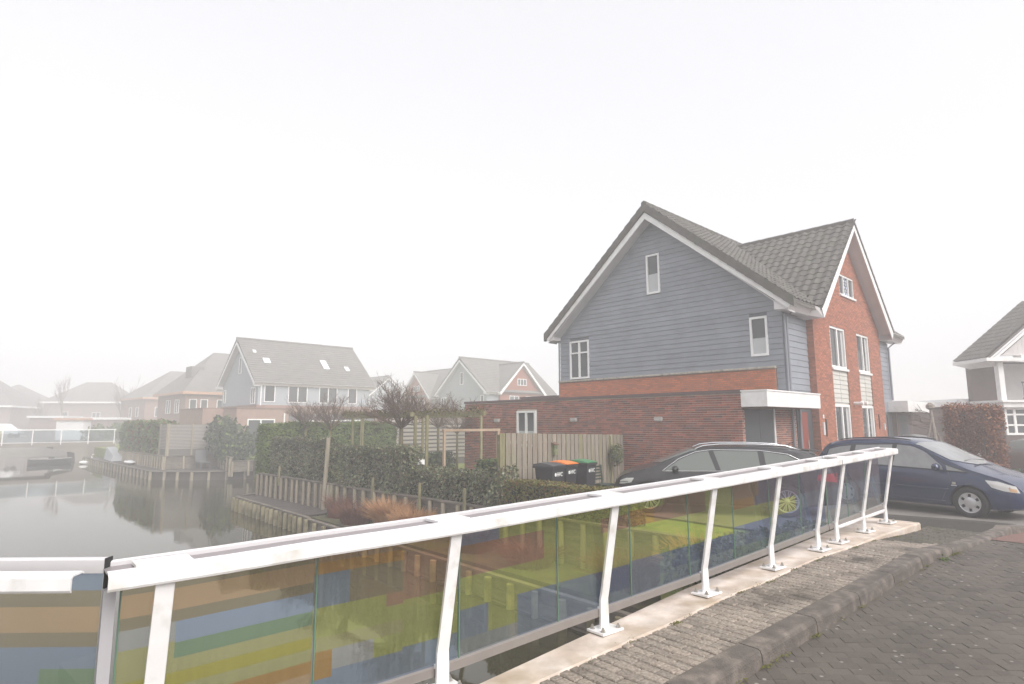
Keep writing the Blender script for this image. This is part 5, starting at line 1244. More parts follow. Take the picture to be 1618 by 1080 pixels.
# ------------------------------------------------------------------ wheeled bins
def wheelie(label, s, t, lid_m, rz):
    h = thing('wheeled_bin', label, 'bin', HP(s, t), AZ + rz, 'wheeled bins before the board fence'); h.scale = (.80, .80, 1.02)
    q = MB()
    q.hexa([(-.22, -.26, .05), (.22, -.26, .05), (.22, .26, .12), (-.22, .26, .12), (-.28, -.35, .95), (.28, -.35, .95), (.28, .34, .98), (-.28, .34, .98)]); q.build('body', bin_m, h, bevel=.02)
    q = MB(); q.box(-.30, .30, -.375, .36, .93, .985); q.build('rim', bin_m, h, bevel=.01)
    q = MB(); rows = []
    for i in range(7):
        v = -.385 + .77 * i / 6; zz = .988 + .06 * math.sin(PI * (i + .4) / 7.5); rows.append([(-.305, v, .985), (-.29, v, zz), (0, v, zz + .02), (.29, v, zz), (.305, v, .985)])
    q.grid(rows); q.quad(*rows[0]); q.quad(*reversed(rows[-1])); q.build('lid', lid_m, h)
    q = MB(); q.tube([(-.26, .42, .96), (.26, .42, .96)], .018, 6); q.box(-.27, -.23, .34, .43, .93, .98); q.box(.23, .27, .34, .43, .93, .98); q.build('handle', bin_m, h)
    for x in (-.25, .25): q = MB(); q.lathe([(.02, -.03), (.1, -.03), (.1, .03), (.02, .03)], 0, 0, 0, 12, lambda a, b, c: (x + c, .24 + a, .1 + b)); q.build('wheel', tyre_m, h)
    f = bpy.data.curves.new('lettering', 'FONT'); f.body = 'HVC'; f.size = .13; f.align_x = 'CENTER'; f.extrude = .001; f.offset = .003; f.materials.append(text_white)
    o_ = bpy.data.objects.new('lettering', f); COL.objects.link(o_); bpy.context.view_layer.update(); me_ = bpy.data.meshes.new_from_object(o_.evaluated_get(bpy.context.evaluated_depsgraph_get())); bpy.data.objects.remove(o_); o = bpy.data.objects.new('lettering', me_); COL.objects.link(o); o.parent = h
    tilt = math.atan2(.09, .90)
    o.matrix_local = Matrix.Translation((.045, -.3385, .76)) @ Matrix.Rotation(PI / 2 - tilt + 2 * tilt, 4, 'X')
    q = MB(); q.lathe([(.042, 0), (.042, .003)], 0, 0, 0, 12, lambda a, b, c: (-.14 + a, -.340 - c, .80 + b)); q.build('round_emblem', text_white, h)
wheelie('black bin with grey black lid, leftmost of three before the fence', 10.36, 9.70, bin_k, .06)
wheelie('black bin with orange lid, middle of three before the fence', 11.10, 9.95, bin_o, .10)
wheelie('black bin with green lid, rightmost of three before the fence', 11.84, 9.95, bin_g, .14)
sc = thing('folded_chair', 'dark green plastic chair standing between the green lidded bin and the fence end', 'chair', HP(12.75, 10.0), AZ + .1)
q = MB(); q.box(-.22, .22, -.25, .2, .36, .41); q.build('seat', green_pl, sc)
for z in (.5, .58, .66, .74, .82): q = MB(); q.box(-.2, .2, .18, .21, z, z + .045); q.build('back_slat', green_pl, sc)
for x in (-.21, .21):
    q = MB(); q.tube([(x, -.24, 0), (x, -.2, .4)], .022, 5); q.build('leg', green_pl, sc); q = MB(); q.tube([(x * 1.2, .3, 0), (x, .18, .45), (x, .22, .88)], .022, 5); q.build('leg', green_pl, sc)

# ------------------------------------------------------------------ cars
class Car:
    """body lofted from side profile; x forward, y left, z up"""
    def __init__(s, top, belt, W, z0, plan, lean=.34, crown=.03):
        s.top, s.belt_, s.W, s.z0, s.plan, s.lean, s.crown = top, belt, W, z0, plan, lean, crown
        tx = [p[0] for p in top]; tz = [p[1] for p in top]; s.xs = (min(tx), max(tx)); s._t = (tx, tz)
        s.px = [p[0] for p in plan]; s.pw = [p[1] for p in plan]; s.bx = [p[0] for p in belt]; s.bz = [p[1] for p in belt]
    def zt(s, x):
        acc = 0
        for k, w_ in ((-1, 1), (0, 2), (1, 1)): acc += w_ * np.interp(x + k * .045, *s._t)
        return acc / 4
    def zb(s, x): return min(np.interp(x, s.bx, s.bz), s.zt(x) - .05)
    def hw(s, x): return s.W / 2 * np.interp(x, s.px, s.pw)
    def section(s, x):
        zt, zb, W, z0 = s.zt(x), s.zb(x), s.hw(x), s.z0 + .10 * max(0, (abs(x) - 1.75)) 
        g = zt - zb; wr = max(.25, W * .985 - s.lean * g)
        zm = z0 + (zb - z0) * .5
        return [(0, z0), (.80 * W, z0), (.93 * W, z0 + .03), (.975 * W, z0 + .12), (.995 * W, zm - .08), (W, zm + .05), (.992 * W, zb - .06), (.965 * W, zb),
                ((.95 * W + wr) / 2, zb + .45 * g), (wr, zb + .86 * g), (wr - .07, zb + .96 * g), (wr * .72, zt + s.crown * .4), (wr * .35, zt + s.crown * .85), (0, zt + s.crown)]
    def y(s, x, z):
        sec = s.section(x)[2:11]; return float(np.interp(z, [p[1] for p in sec], [p[0] for p in sec]))
    def body(s, root, m, arches, R=.35):
        n = 72; rows = []
        for i in range(n + 1):
            u = i / n; x = s.xs[0] + (s.xs[1] - s.xs[0]) * (.5 - .5 * math.cos(PI * u)) * .55 + (s.xs[1] - s.xs[0]) * u * .45
            sec = s.section(x); rows.append([(x, yy, zz) for yy, zz in sec] + [(x, -yy, zz) for yy, zz in reversed(sec[1:-1])])
        mb = MB(); k = len(rows[0]); i0 = 0
        for r in rows: mb.v += [tuple(p) for p in r]
        for a in range(n):
            for b in range(k): mb.f.append((a * k + b, a * k + (b + 1) % k, (a + 1) * k + (b + 1) % k, (a + 1) * k + b)); mb.m.append(0)
        mb.f.append(tuple(range(k))); mb.f.append(tuple(n * k + j for j in reversed(range(k)))); mb.m += [0, 0]
        o = mb.build('body', [m, blackp], root, smooth=True)
        cut = MB()
        for (ax, az) in arches:
            for sg_ in (-1, 1):
                i = len(cut.v); seg = 28; y0, y1 = sg_ * (s.W / 2 - .30), sg_ * (s.W / 2 + .2)
                for yy in (y0, y1):
                    for j in range(seg): a = 2 * PI * j / seg; cut.v.append((ax + R * math.cos(a), yy, az + R * math.sin(a)))
                cut.f.append(tuple(i + j for j in range(seg))); cut.f.append(tuple(i + seg + j for j in reversed(range(seg)))); cut.m += [1, 1]
                for j in range(seg): cut.f.append((i + j, i + (j + 1) % seg, i + seg + (j + 1) % seg, i + seg + j)); cut.m.append(1)
        c = cut.build('cutter', [m, blackp], root)
        b = o.modifiers.new('b', 'BOOLEAN'); b.operation = 'DIFFERENCE'; b.object = c; b.solver = 'EXACT'
        dg = bpy.context.evaluated_depsgraph_get(); me = bpy.data.meshes.new_from_object(o.evaluated_get(dg)); o.modifiers.clear(); o.data = me
        bpy.data.objects.remove(c)
        try:
            me.polygons.foreach_set('use_smooth', [True] * len(me.polygons)); me.set_sharp_from_angle(angle=math.radians(32))
        except Exception: pass
        return o
    def patch(s, root, name, poly, m, sides=(1, -1), off=.006, n=8, label=None, parent=None):
        """polygon of 4 side-view corners (x, z) [rear bottom, front bottom, front top, rear top] mapped on the flank; curved by optional 5+ points"""
        for sg_ in sides:
            lo = poly[0]; rows = []
            for j in range(n + 1):
                v = j / n; r = []
                for i in range(n + 1):
                    u = i / n; b = s._edge(poly['b'], u); t = s._edge(poly['t'], u); x = b[0] + (t[0] - b[0]) * v; z = b[1] + (t[1] - b[1]) * v
                    r.append((x, sg_ * (s.y(x, z) + off), z))
                rows.append(r)
            q = MB(); q.grid(rows); q.build(name, m, parent or root, smooth=True, fix=False, label=label)
    @staticmethod
    def _edge(pts, u):
        k = u * (len(pts) - 1); i = min(len(pts) - 2, int(k)); f = k - i; return (pts[i][0] + (pts[i + 1][0] - pts[i][0]) * f, pts[i][1] + (pts[i + 1][1] - pts[i][1]) * f)
    def line(s, root, name, pts, m, r=.008, sides=(1, -1), off=.004, dense=6):
        P = []
        for a, b in zip(pts[:-1], pts[1:]):
            for k in range(dense): P.append((a[0] + (b[0] - a[0]) * k / dense, a[1] + (b[1] - a[1]) * k / dense))
        P.append(pts[-1])
        for sg_ in sides:
            q = MB(); q.tube([(x, sg_ * (s.y(x, z) + off), z) for x, z in P], r, 5); q.build(name, m, root, smooth=True)
    def screen(s, root, name, xb, xt, m, kb=.0, kt=.0, inset=.05, off=.008, n=10):
        """windscreen or rear window between base x and top x, over the whole width"""
        rows = []
        for j in range(n + 1):
            v = j / n; r = []
            for i in range(n * 2 + 1):
                u = -1 + i / n; 
                x = xb + (xt - xb) * v - (kb * (1 - v) + kt * v) * (u * u)
                sec = s.section(x); top = sec[9:]; wr = top[0][0] - inset; yy = abs(u) * wr
                ys = [p[0] for p in reversed(top)]; zs = [p[1] for p in reversed(top)]
                z = float(np.interp(yy, ys, zs)); r.append((x + (off if xt < xb else -off) , math.copysign(yy, u), z + off))
            rows.append(r)
        q = MB(); q.grid(rows); return q.build(name, m, root, smooth=True, fix=False)
def make_wheel(root, x, y, r, rim_r, style, m_rim=rim_m, w_=.20):
    sg_ = 1 if y > 0 else -1; f = lambda a, b, c: (x + a, y - sg_ * c, r + b)
    q = MB(); q.lathe([(rim_r, 0), (rim_r + .015, -.005), (r - .03, -.012), (r - .004, .012), (r, .04), (r, w_ - .04), (r - .02, w_), (rim_r, w_)], 0, 0, 0, 36, f, cap=False)
    wo = q.build('wheel', tyre_m, root, smooth=True)
    q = MB(); q.lathe([(.02, .09), (rim_r, .09)], 0, 0, 0, 24, f); q.build('brake_disc', mat('dark_wheel_inner', (.03, .03, .03), .6), wo)
    q = MB()
    i = len(q.v)
    q.lathe([(rim_r, .05), (rim_r, .0), (rim_r - .022, .004), (rim_r - .026, .05)], 0, 0, 0, 32, f, cap=False)
    n = 10 if style == 'alloy' else 6
    if style == 'alloy':
        for k in range(n):
            a = 2 * PI * k / n; 
            for da in (-.09, .09):
                c0, c1 = a + da * .4, a + da * 1.3
                p0, p1 = Vector((math.cos(c0) * .05, math.sin(c0) * .05)), Vector((math.cos(c1) * (rim_r - .012), math.sin(c1) * (rim_r - .012))); nn = Vector((-(p1 - p0).y, (p1 - p0).x)).normalized() * .009
                q.hexa([f(*(p0 - nn), .02), f(*(p1 - nn), .012), f(*(p1 + nn), .012), f(*(p0 + nn), .02), f(*(p0 - nn), .05), f(*(p1 - nn), .04), f(*(p1 + nn), .04), f(*(p0 + nn), .05)])
        q.lathe([(.01, .0), (.055, .01), (.06, .04)], 0, 0, 0, 16, f)
    else:
        q.lathe([(.005, -.004), (.06, -.002), (.10, .004), (.115, .012), (.12, .03)], 0, 0, 0, 24, f)
        for k in range(n):
            a = 2 * PI * k / n; pts = []
            for rr, hw in ((.09, .26), (rim_r * .62, .30), (rim_r * .80, .33), (rim_r - .01, .40)): pts.append((rr, hw))
            for (ra, ha), (rb, hb) in zip(pts[:-1], pts[1:]):
                c = [(ra * math.cos(a - ha), ra * math.sin(a - ha)), (rb * math.cos(a - hb), rb * math.sin(a - hb)), (rb * math.cos(a + hb), rb * math.sin(a + hb)), (ra * math.cos(a + ha), ra * math.sin(a + ha))]
                q.hexa([f(*p, .006) for p in c] + [f(*p, .03) for p in c])
    q.build('rim', m_rim, wo)
    return wo

# dark grey estate, nose to the left
def place(wheel_front_xy, head, wb_x):
    hd = Vector((*head, 0)).normalized(); return Vector((*wheel_front_xy, 0)) - hd * wb_x, math.atan2(hd.y, hd.x)
def estate():
    head = Vector((-.97, .24, 0)).normalized(); left = Vector((-head.y, head.x, 0))
    fw_pos = Vector((3.04, 13.6, 0)); W = 1.84
    loc = fw_pos - left * (W / 2 - .06) - head * 1.46
    r = thing('parked_car', 'dark grey estate car with silver roof rails parked before the garage', 'car', loc, math.atan2(head.y, head.x), 'cars parked on the drive')
    top = [(-2.42, .62), (-2.40, .88), (-2.34, 1.0), (-2.22, 1.16), (-2.0, 1.33), (-1.85, 1.385), (-1.4, 1.43), (-.6, 1.455), (.1, 1.44), (.5, 1.385), (.95, 1.21), (1.38, 1.02), (1.55, .975), (1.85, .90), (2.05, .82), (2.17, .72), (2.24, .60), (2.26, .48)]
    c = Car(top, [(-2.42, .98), (-1.2, .95), (.6, .915), (1.4, .89), (2.42, .7)], W, .20, [(-2.42, .80), (-2.25, .92), (-1.7, .985), (0, 1.0), (1.5, .985), (1.9, .90), (2.1, .78), (2.26, .50)])
    wf, wr_ = 1.46, -1.38
    c.body(r, grey_paint, [(wf, .34), (wr_, .34)], .375)
    for x in (wf, wr_):
        for sg_ in (1, -1): make_wheel(r, x, sg_ * (W / 2 - .03), .335, .235, 'alloy')
    gz = lambda x: c.zb(x)
    c.patch(r, 'side_window', {0: (0, 0), 'b': [(.02, .955), (.55, .945), (1.10, .93)], 't': [(.16, 1.365), (.42, 1.325), (.75, 1.19), (1.06, .98)]} , car_glass, n=10)
    c.patch(r, 'side_window', {0: (0, 0), 'b': [(-.90, .965), (-.08, .957)], 't': [(-.86, 1.365), (.05, 1.37)]}, car_glass)
    c.patch(r, 'side_window', {0: (0, 0), 'b': [(-1.85, 1.02), (-1.5, .98), (-1.02, .97)], 't': [(-1.75, 1.12), (-1.45, 1.29), (-.98, 1.36)]}, car_glass)
    for sgn in (1, -1):
        c.patch(r, 'pillar_trim', {0: (0, 0), 'b': [(-.07, .957), (.01, .955)], 't': [(.06, 1.372), (.15, 1.368)]}, blackp, sides=(sgn,), n=3)
        c.patch(r, 'pillar_trim', {0: (0, 0), 'b': [(-1.01, .97), (-.91, .967)], 't': [(-.97, 1.362), (-.87, 1.366)]}, blackp, sides=(sgn,), n=3)
    c.line(r, 'chrome_trim', [(1.16, .925), (.5, .935), (-.9, .955), (-1.5, .97), (-1.90, 1.01), (-1.80, 1.14), (-1.46, 1.31), (-.9, 1.385), (.1, 1.39), (.44, 1.34), (.8, 1.19), (1.16, .925)], chrome, r=.010)
    for pts in ([(.0, .94), (-.03, .60), (.05, .34)], [(1.12, .9), (1.08, .6), (.98, .34)], [(-.95, .95), (-.98, .75), (-1.02, .62)]): c.line(r, 'door_seam', pts, blackp, r=.004, off=.0)
    c.line(r, 'side_crease', [(2.1, .66), (1.0, .73), (-1.0, .77), (-2.3, .80)], grey_paint, r=.010, off=-.002)
    for x in (.16, -.78): c.line(r, 'door_handle', [(x, .80), (x - .2, .805)], grey_paint, r=.016, off=.014)
    c.screen(r, 'windshield', 1.36, .48, car_glass, kb=.22, kt=.10)
    c.screen(r, 'rear_window', -2.31, -1.98, car_glass, kb=-.12, kt=-.08)
    for sg_ in (1, -1):
        q = MB(); pts = [(.42, 1.40), (.25, 1.475), (-.1, 1.51), (-.8, 1.515), (-1.45, 1.485), (-1.72, 1.40)]
        q.tube([(x, sg_ * .60, z) for x, z in pts], .019, 6); q.build('roof_rail', chrome, r, smooth=True)
    q = MB(); q.hexa([(-2.12, -.56, 1.36), (-1.8, -.56, 1.40), (-1.8, .56, 1.40), (-2.12, .56, 1.36), (-2.14, -.55, 1.385), (-1.8, -.56, 1.42), (-1.8, .56, 1.42), (-2.14, .55, 1.385)]); q.build('rear_spoiler', grey_paint, r, bevel=.01)
    q = MB(); q.tube([(-1.55, 0, 1.46), (-1.75, 0, 1.55)], .012, 5, .006); q.build('aerial', blackp, r)
    for sg_ in (1, -1):
        q = MB(); y0 = c.y(.95, .95); 
        rows = [[(.88 + .13 * math.cos(a) * k * .6, sg_ * (y0 + .12 + .10 * h_), .985 + .075 * math.sin(a) * k) for a in lin(0, 2 * PI, 10)] for h_, k in ((-1.0, .35), (-.5, .8), (.2, 1.0), (.8, .85), (1.05, .3))]
        q.grid(rows); q.build('door_mirror', blackp, r, smooth=True)
    c.patch(r, 'headlight', {0: (0, 0), 'b': [(1.84, .665), (2.0, .63), (2.12, .615)], 't': [(1.78, .765), (1.95, .755), (2.09, .70)]}, lens_w, off=.006)
    c.patch(r, 'tail_light', {0: (0, 0), 'b': [(-2.40, .74), (-1.98, .78)], 't': [(-2.38, .93), (-2.02, .90)]}, lens_r, off=.006)
    q = MB(); q.box(-2.44, -2.41, -.62, .62, .76, .92); q.build('tail_light_bar', lens_r, r)
    q = MB(); q.box(-2.46, -2.44, -.26, .26, .62, .73); q.build('number_plate', mat('yellow_plate', (.75, .5, .05), .5), r)
    q = MB(); q.prism([(2.265, .50), (2.20, .70), (2.18, .70), (2.25, .50)], -.42, .42, lambda u, v, d: (u, d, v)); q.build('grille', blackp, r)
    return r
estate()
def mpv():
    head = Vector((.515, -.857, 0)).normalized(); left = Vector((-head.y, head.x, 0)); right = -left
    W = 1.77; fw_pos = Vector((9.55, 12.78, 0)); loc = fw_pos - right * (W / 2 - .06) - head * 1.30
    r = thing('parked_car', 'dark blue family car with white hubcaps parked at the street corner', 'car', loc, math.atan2(head.y, head.x), 'cars parked on the drive')
    top = [(-2.10, .60), (-2.09, .92), (-2.02, 1.10), (-1.86, 1.40), (-1.72, 1.50), (-1.2, 1.575), (-.5, 1.605), (.05, 1.575), (.35, 1.50), (.9, 1.22), (1.30, 1.02), (1.5, .955), (1.8, .86), (2.0, .76), (2.10, .64), (2.13, .50)]
    c = Car(top, [(-2.1, 1.02), (-1.2, 1.0), (.3, .955), (1.2, .91), (2.1, .70)], W, .19, [(-2.1, .86), (-1.9, .94), (-1.4, .985), (0, 1.0), (1.3, .985), (1.75, .93), (1.98, .82), (2.13, .60)], lean=.30, crown=.035)
    wf, wr_ = 1.30, -1.30
    c.body(r, blue_paint, [(wf, .325), (wr_, .325)], .355)
    for x in (wf, wr_):
        for sg_ in (1, -1): make_wheel(r, x, sg_ * (W / 2 - .035), .315, .205, 'cap')
    c.patch(r, 'side_window', {0: (0, 0), 'b': [(-.17, 1.0), (.3, .985), (.86, .965)], 't': [(-.10, 1.475), (.22, 1.45), (.50, 1.33), (.83, 1.04)]}, car_glass_fog, n=10)
    c.patch(r, 'quarter_window', {0: (0, 0), 'b': [(.93, .962), (1.27, .945)], 't': [(.90, 1.07), (1.22, .965)]}, car_glass_fog, n=5)
    c.patch(r, 'side_window', {0: (0, 0), 'b': [(-1.10, 1.02), (-.26, 1.003)], 't': [(-1.05, 1.44), (-.20, 1.475)]}, car_glass_fog)
    c.patch(r, 'quarter_window', {0: (0, 0), 'b': [(-1.80, 1.07), (-1.5, 1.04), (-1.22, 1.03)], 't': [(-1.72, 1.32), (-1.45, 1.39), (-1.17, 1.425)]}, car_glass_fog)
    for sgn in (1, -1):
        for b, t in (([(-.255, 1.0), (-.175, .998)], [(-.195, 1.48), (-.105, 1.48)]), ([(-1.21, 1.025), (-1.11, 1.02)], [(-1.16, 1.43), (-1.06, 1.443)])): c.patch(r, 'pillar_trim', {0: (0, 0), 'b': b, 't': t}, blackp, sides=(sgn,), n=3)
    c.line(r, 'window_seal', [(1.30, .935), (.9, .95), (-.2, .985), (-1.2, 1.01), (-1.84, 1.055)], blackp, r=.010)
    c.line(r, 'window_seal', [(1.30, .945), (.95, 1.06), (.52, 1.36), (.24, 1.475), (-.1, 1.50), (-1.05, 1.465), (-1.6, 1.39), (-1.78, 1.31), (-1.84, 1.07)], blackp, r=.009)
    for pts in ([(-.21, .99), (-.23, .6), (-.20, .33)], [(.95, .94), (1.0, .75), (.88, .5), (.80, .33)], [(-1.15, 1.0), (-1.12, .8), (-1.0, .62)]): c.line(r, 'door_seam', pts, blackp, r=.004, off=.0)
    c.line(r, 'side_strip', [(.95, .565), (-.19, .575)], blue_paint, r=.016, off=.002); c.line(r, 'side_strip', [(-.25, .575), (-.98, .585)], blue_paint, r=.016, off=.002)
    c.line(r, 'sill_strip', [(.86, .31), (-.95, .31)], blue_paint, r=.014, off=.004)
    for x in (-.02, -.92): c.line(r, 'door_handle', [(x, .855), (x - .18, .86)], blue_paint, r=.017, off=.012)
    c.screen(r, 'windshield', 1.27, .36, car_glass_fog, kb=.30, kt=.10)
    c.screen(r, 'rear_window', -2.0, -1.83, car_glass_fog, kb=-.10, kt=-.06)
    for sg_ in (1, -1):
        y0 = c.y(.82, 1.0); q = MB()
        rows = [[(.78 + .10 * math.cos(a) * k * .7, sg_ * (y0 + .13 + .10 * h_), 1.02 + .085 * math.sin(a) * k) for a in lin(0, 2 * PI, 10)] for h_, k in ((-1.0, .3), (-.5, .85), (.2, 1.0), (.8, .9), (1.05, .4))]
        q.grid(rows); q.build('door_mirror', blue_paint, r, smooth=True)
        q = MB(); q.box(1.02, 1.09, sg_ * c.y(1.05, .70), sg_ * (c.y(1.05, .70) + .006), .675, .725); q.build('side_badge', chrome, r)
        q = MB(); q.box(1.0, 1.10, sg_ * c.y(1.05, .64), sg_ * (c.y(1.05, .64) + .005), .645, .66); q.build('badge_lettering', soffit_m, r)
        for k in (1.28, 1.1):
            q = MB(); q.tube([(k + .02, sg_ * .45, c.zt(k) + .03), (k - .02, sg_ * .05, c.zt(k) + .055)], .008, 4); q.build('wiper', blackp, r)
    c.patch(r, 'headlight', {0: (0, 0), 'b': [(1.70, .665), (1.88, .60), (2.085, .565)], 't': [(1.60, .80), (1.8, .785), (2.04, .70)]}, lens_w, off=.007)
    c.patch(r, 'indicator', {0: (0, 0), 'b': [(1.98, .59), (2.06, .575)], 't': [(1.95, .67), (2.05, .64)]}, lens_o, off=.010, n=4)
    c.patch(r, 'tail_light', {0: (0, 0), 'b': [(-2.06, .80), (-1.93, .80)], 't': [(-1.99, 1.12), (-1.86, 1.1)]}, lens_r, off=.006)
    for sg_ in (1, -1): q = MB(); q.lathe([(.05, 0), (.05, .01)], 0, 0, 0, 12, lambda a, b, cc: (2.0 + cc, sg_ * (.62 + a), .36 + b)); q.build('fog_light', chrome, r)
    q = MB(); q.prism([(2.135, .50), (2.08, .66), (2.05, .66), (2.12, .50)], -.36, .36, lambda u, v, d: (u, d, v)); q.build('grille', blackp, r)
    c.line(r, 'bumper_seam', [(2.05, .555), (1.68, .62)], blackp, r=.004, off=0)
    for sg_ in (1, -1): q = MB(); q.tube([(x, sg_ * .58, c.zt(x) + .03) for x in lin(-1.5, .15, 8)], .014, 5); q.build('roof_strip', blackp, r, smooth=True)
    return r
mpv()
def small_car(name_label, loc, rz, paint, tail=True):
    r = thing('parked_car', name_label, 'car', loc, rz, 'cars parked further along the street')
    top = [(-2.0, .60), (-1.98, .92), (-1.85, 1.05), (-1.55, 1.38), (-1.0, 1.46), (-.2, 1.47), (.25, 1.38), (.95, 1.02), (1.2, .96), (1.75, .84), (1.95, .70), (2.03, .5)]
    c = Car(top, [(-2, .98), (.5, .92), (2, .7)], 1.74, .19, [(-2.0, .84), (-1.7, .95), (0, 1.0), (1.5, .95), (2.03, .62)])
    c.body(r, paint, [(1.25, .32), (-1.25, .32)], .35)
    for x in (1.25, -1.25):
        for sg_ in (1, -1): make_wheel(r, x, sg_ * .84, .31, .20, 'cap')
    c.patch(r, 'side_window', {0: (0, 0), 'b': [(-.15, .965), (.85, .945)], 't': [(-.1, 1.37), (.3, 1.30), (.83, .99)]}, car_glass); c.patch(r, 'side_window', {0: (0, 0), 'b': [(-1.4, .99), (-.25, .97)], 't': [(-1.3, 1.28), (-.2, 1.37)]}, car_glass)
    c.screen(r, 'windshield', .98, .28, car_glass, kb=.2, kt=.1); c.screen(r, 'rear_window', -1.83, -1.55, car_glass, kb=-.1, kt=-.05)
    c.patch(r, 'tail_light', {0: (0, 0), 'b': [(-1.97, .76), (-1.70, .80)], 't': [(-1.93, .95), (-1.72, .93)]}, lens_r, off=.008)
    c.patch(r, 'headlight', {0: (0, 0), 'b': [(1.65, .66), (1.98, .58)], 't': [(1.6, .78), (1.93, .70)]}, lens_w, off=.008)
    return r
small_car('silver car mostly hidden behind the blue car roof', world_at(1450, 26.0), math.radians(-52), silver_paint)
small_car('grey car with red tail light at the right edge behind the beech hedge', world_at(1682, 19.8), math.radians(14), warm_grey_paint)

# ------------------------------------------------------------------ near bridge railing
TC = {'bluegrey': (.50, .60, .74), 'olive': (.56, .50, .36), 'tan': (.88, .66, .42), 'blue': (.56, .68, .86), 'green': (.42, .60, .40), 'lime': (.76, .76, .40), 'yellow': (.78, .74, .20), 'pale': (.74, .76, .74),
      'orange': (.80, .52, .22), 'brown': (.66, .50, .34), 'red': (.72, .50, .36), 'navy': (.34, .42, .62), 'steel': (.48, .58, .70), 'clear': (.62, .68, .70), 'moss': (.74, .80, .32), 'strong': (.12, .32, .80), 'violet': (.40, .40, .50), 'teal': (.42, .56, .56)}
TN = list(TC); TM = [tint('tinted_glass_' + k, v, .17) for k, v in TC.items()]
edge_glass = mat('green_glass_edge', (.10, .20, .14), .15, spec=.8)
def stripe(e, h):
    """colour print on the glass: e along the rail, h height above the plinth"""
    top = 1.13
    d = top - h
    if e < -1.9 and e > -9:
        if -2.5 < e: 
            if .24 < d < .44: return 'steel' if e < -2.27 else 'olive'
            if d < .09: return 'bluegrey'
            if d < .24: return 'brown' if d < .17 else 'orange'
            if e > -2.02 and .24 < d < .52: return 'red'
            if d < .62: return 'moss'
            if d < .70: return 'lime'
            return 'orange' if d < .86 and e < -2.37 else ('bluegrey' if d > .82 else 'pale' if e < -2.1 else 'moss')
        for lim, c in ((.10, 'bluegrey'), (.165, 'olive'), (.28, 'tan'), (.34, 'olive'), (.45, 'blue'), (.53, 'green'), (.60, 'lime'), (.67, 'yellow'), (.74, 'lime'), (.81, 'orange'), (9, 'tan')):
            if d < lim:
                if e < -3.25 and c in ('blue', 'green'): return 'pale' if d < .44 else 'lime'
                return c
    if e < -1.47:
        if d < .1: return 'teal'
        if d < .2: return 'brown'
        if d < .30: return 'red'
        if d < .50: return 'red' if e < -1.75 else 'brown'
        if d < .80: return 'moss'
        return 'bluegrey' if d > .88 else 'steel'
    if e < .4:
        if d < .12: return 'steel'
        if d < .22: return 'moss' if e > -1.1 else 'bluegrey'
        if .22 <= d < .44: return 'red' if -1.32 < e < -.64 else ('brown' if e < -1.0 else ('red' if e > .02 and d < .34 else 'moss'))
        if d < .66: return 'moss'
        if d < .86: return 'navy' if e > -.05 else ('steel' if e > -.92 else ('bluegrey' if e < -1.2 else 'moss'))
        return 'steel' if e > -.92 else ('clear' if e < -1.0 else 'pale')
    if e < 2.11:
        if d < .10: return 'steel'
        if d < .20: return 'moss' if e < .9 or e > 1.6 else 'brown'
        if d < .42: return ('red' if .75 < e < 1.05 else 'orange' if e < .75 else ('brown' if e < 1.6 else 'moss')) if d < .34 else 'moss'
        if d < .64: return 'moss'
        if d < .80: return 'navy' if e > 1.0 else 'steel'
        return 'steel'
    if e < 4.45:
        if d < .12: return 'steel'
        if d < .30: return 'brown' if e < 2.7 else 'violet'
        if d < .40: return 'orange' if e < 2.6 else 'violet'
        if d < .58: return 'moss' if e < 3.6 else 'steel'
        if d < .80: return 'navy' if e > 2.35 else 'steel'
        return 'steel' if e > 3.4 else 'teal'
    if d < .12: return 'clear'
    if d < .4: return 'violet'
    return 'steel' if d < .7 else 'clear'
def pane(root, e0, e1, h0, h1, ebot, yfn, hz, colour=stripe, edge=True):
    """glass pane between stations e0..e1 with coloured print cells"""
    hs_ = sorted(set([h0, h1] + [1.13 - d for d in (.09, .10, .12, .165, .17, .20, .22, .24, .28, .30, .34, .40, .42, .44, .45, .50, .52, .53, .58, .60, .62, .64, .66, .67, .70, .74, .80, .81, .82, .86, .88) if h0 < 1.13 - d < h1]))
    eb = sorted(set([e0, e1] + [x for x in (-3.25, -2.5, -2.37, -2.27, -2.1, -2.02, -1.9, -1.75, -1.32, -1.2, -1.1, -1.0, -.92, -.64, -.05, .02, .75, .9, 1.0, 1.05, 1.6, 2.35, 2.6, 2.7, 3.4, 3.6) if e0 < x < e1]))
    q = MB()
    for a, b in zip(eb[:-1], eb[1:]):
        for c, d in zip(hs_[:-1], hs_[1:]):
            q.mi = TN.index(colour((a + b) / 2, (c + d) / 2)); q.quad((a, yfn(a), hz(a) + c), (b, yfn(b), hz(b) + c), (b, yfn(b), hz(b) + d), (a, yfn(a), hz(a) + d))
    o = q.build('glass_pane', TM, root, fix=False)
    if edge:
        w_ = MB(); w_.box(e0 - .004, e0 + .004, yfn(e0) - .008, yfn(e0) + .002, hz(e0) + h0, hz(e0) + h1); w_.build('glass_edge', edge_glass, o)
    return o
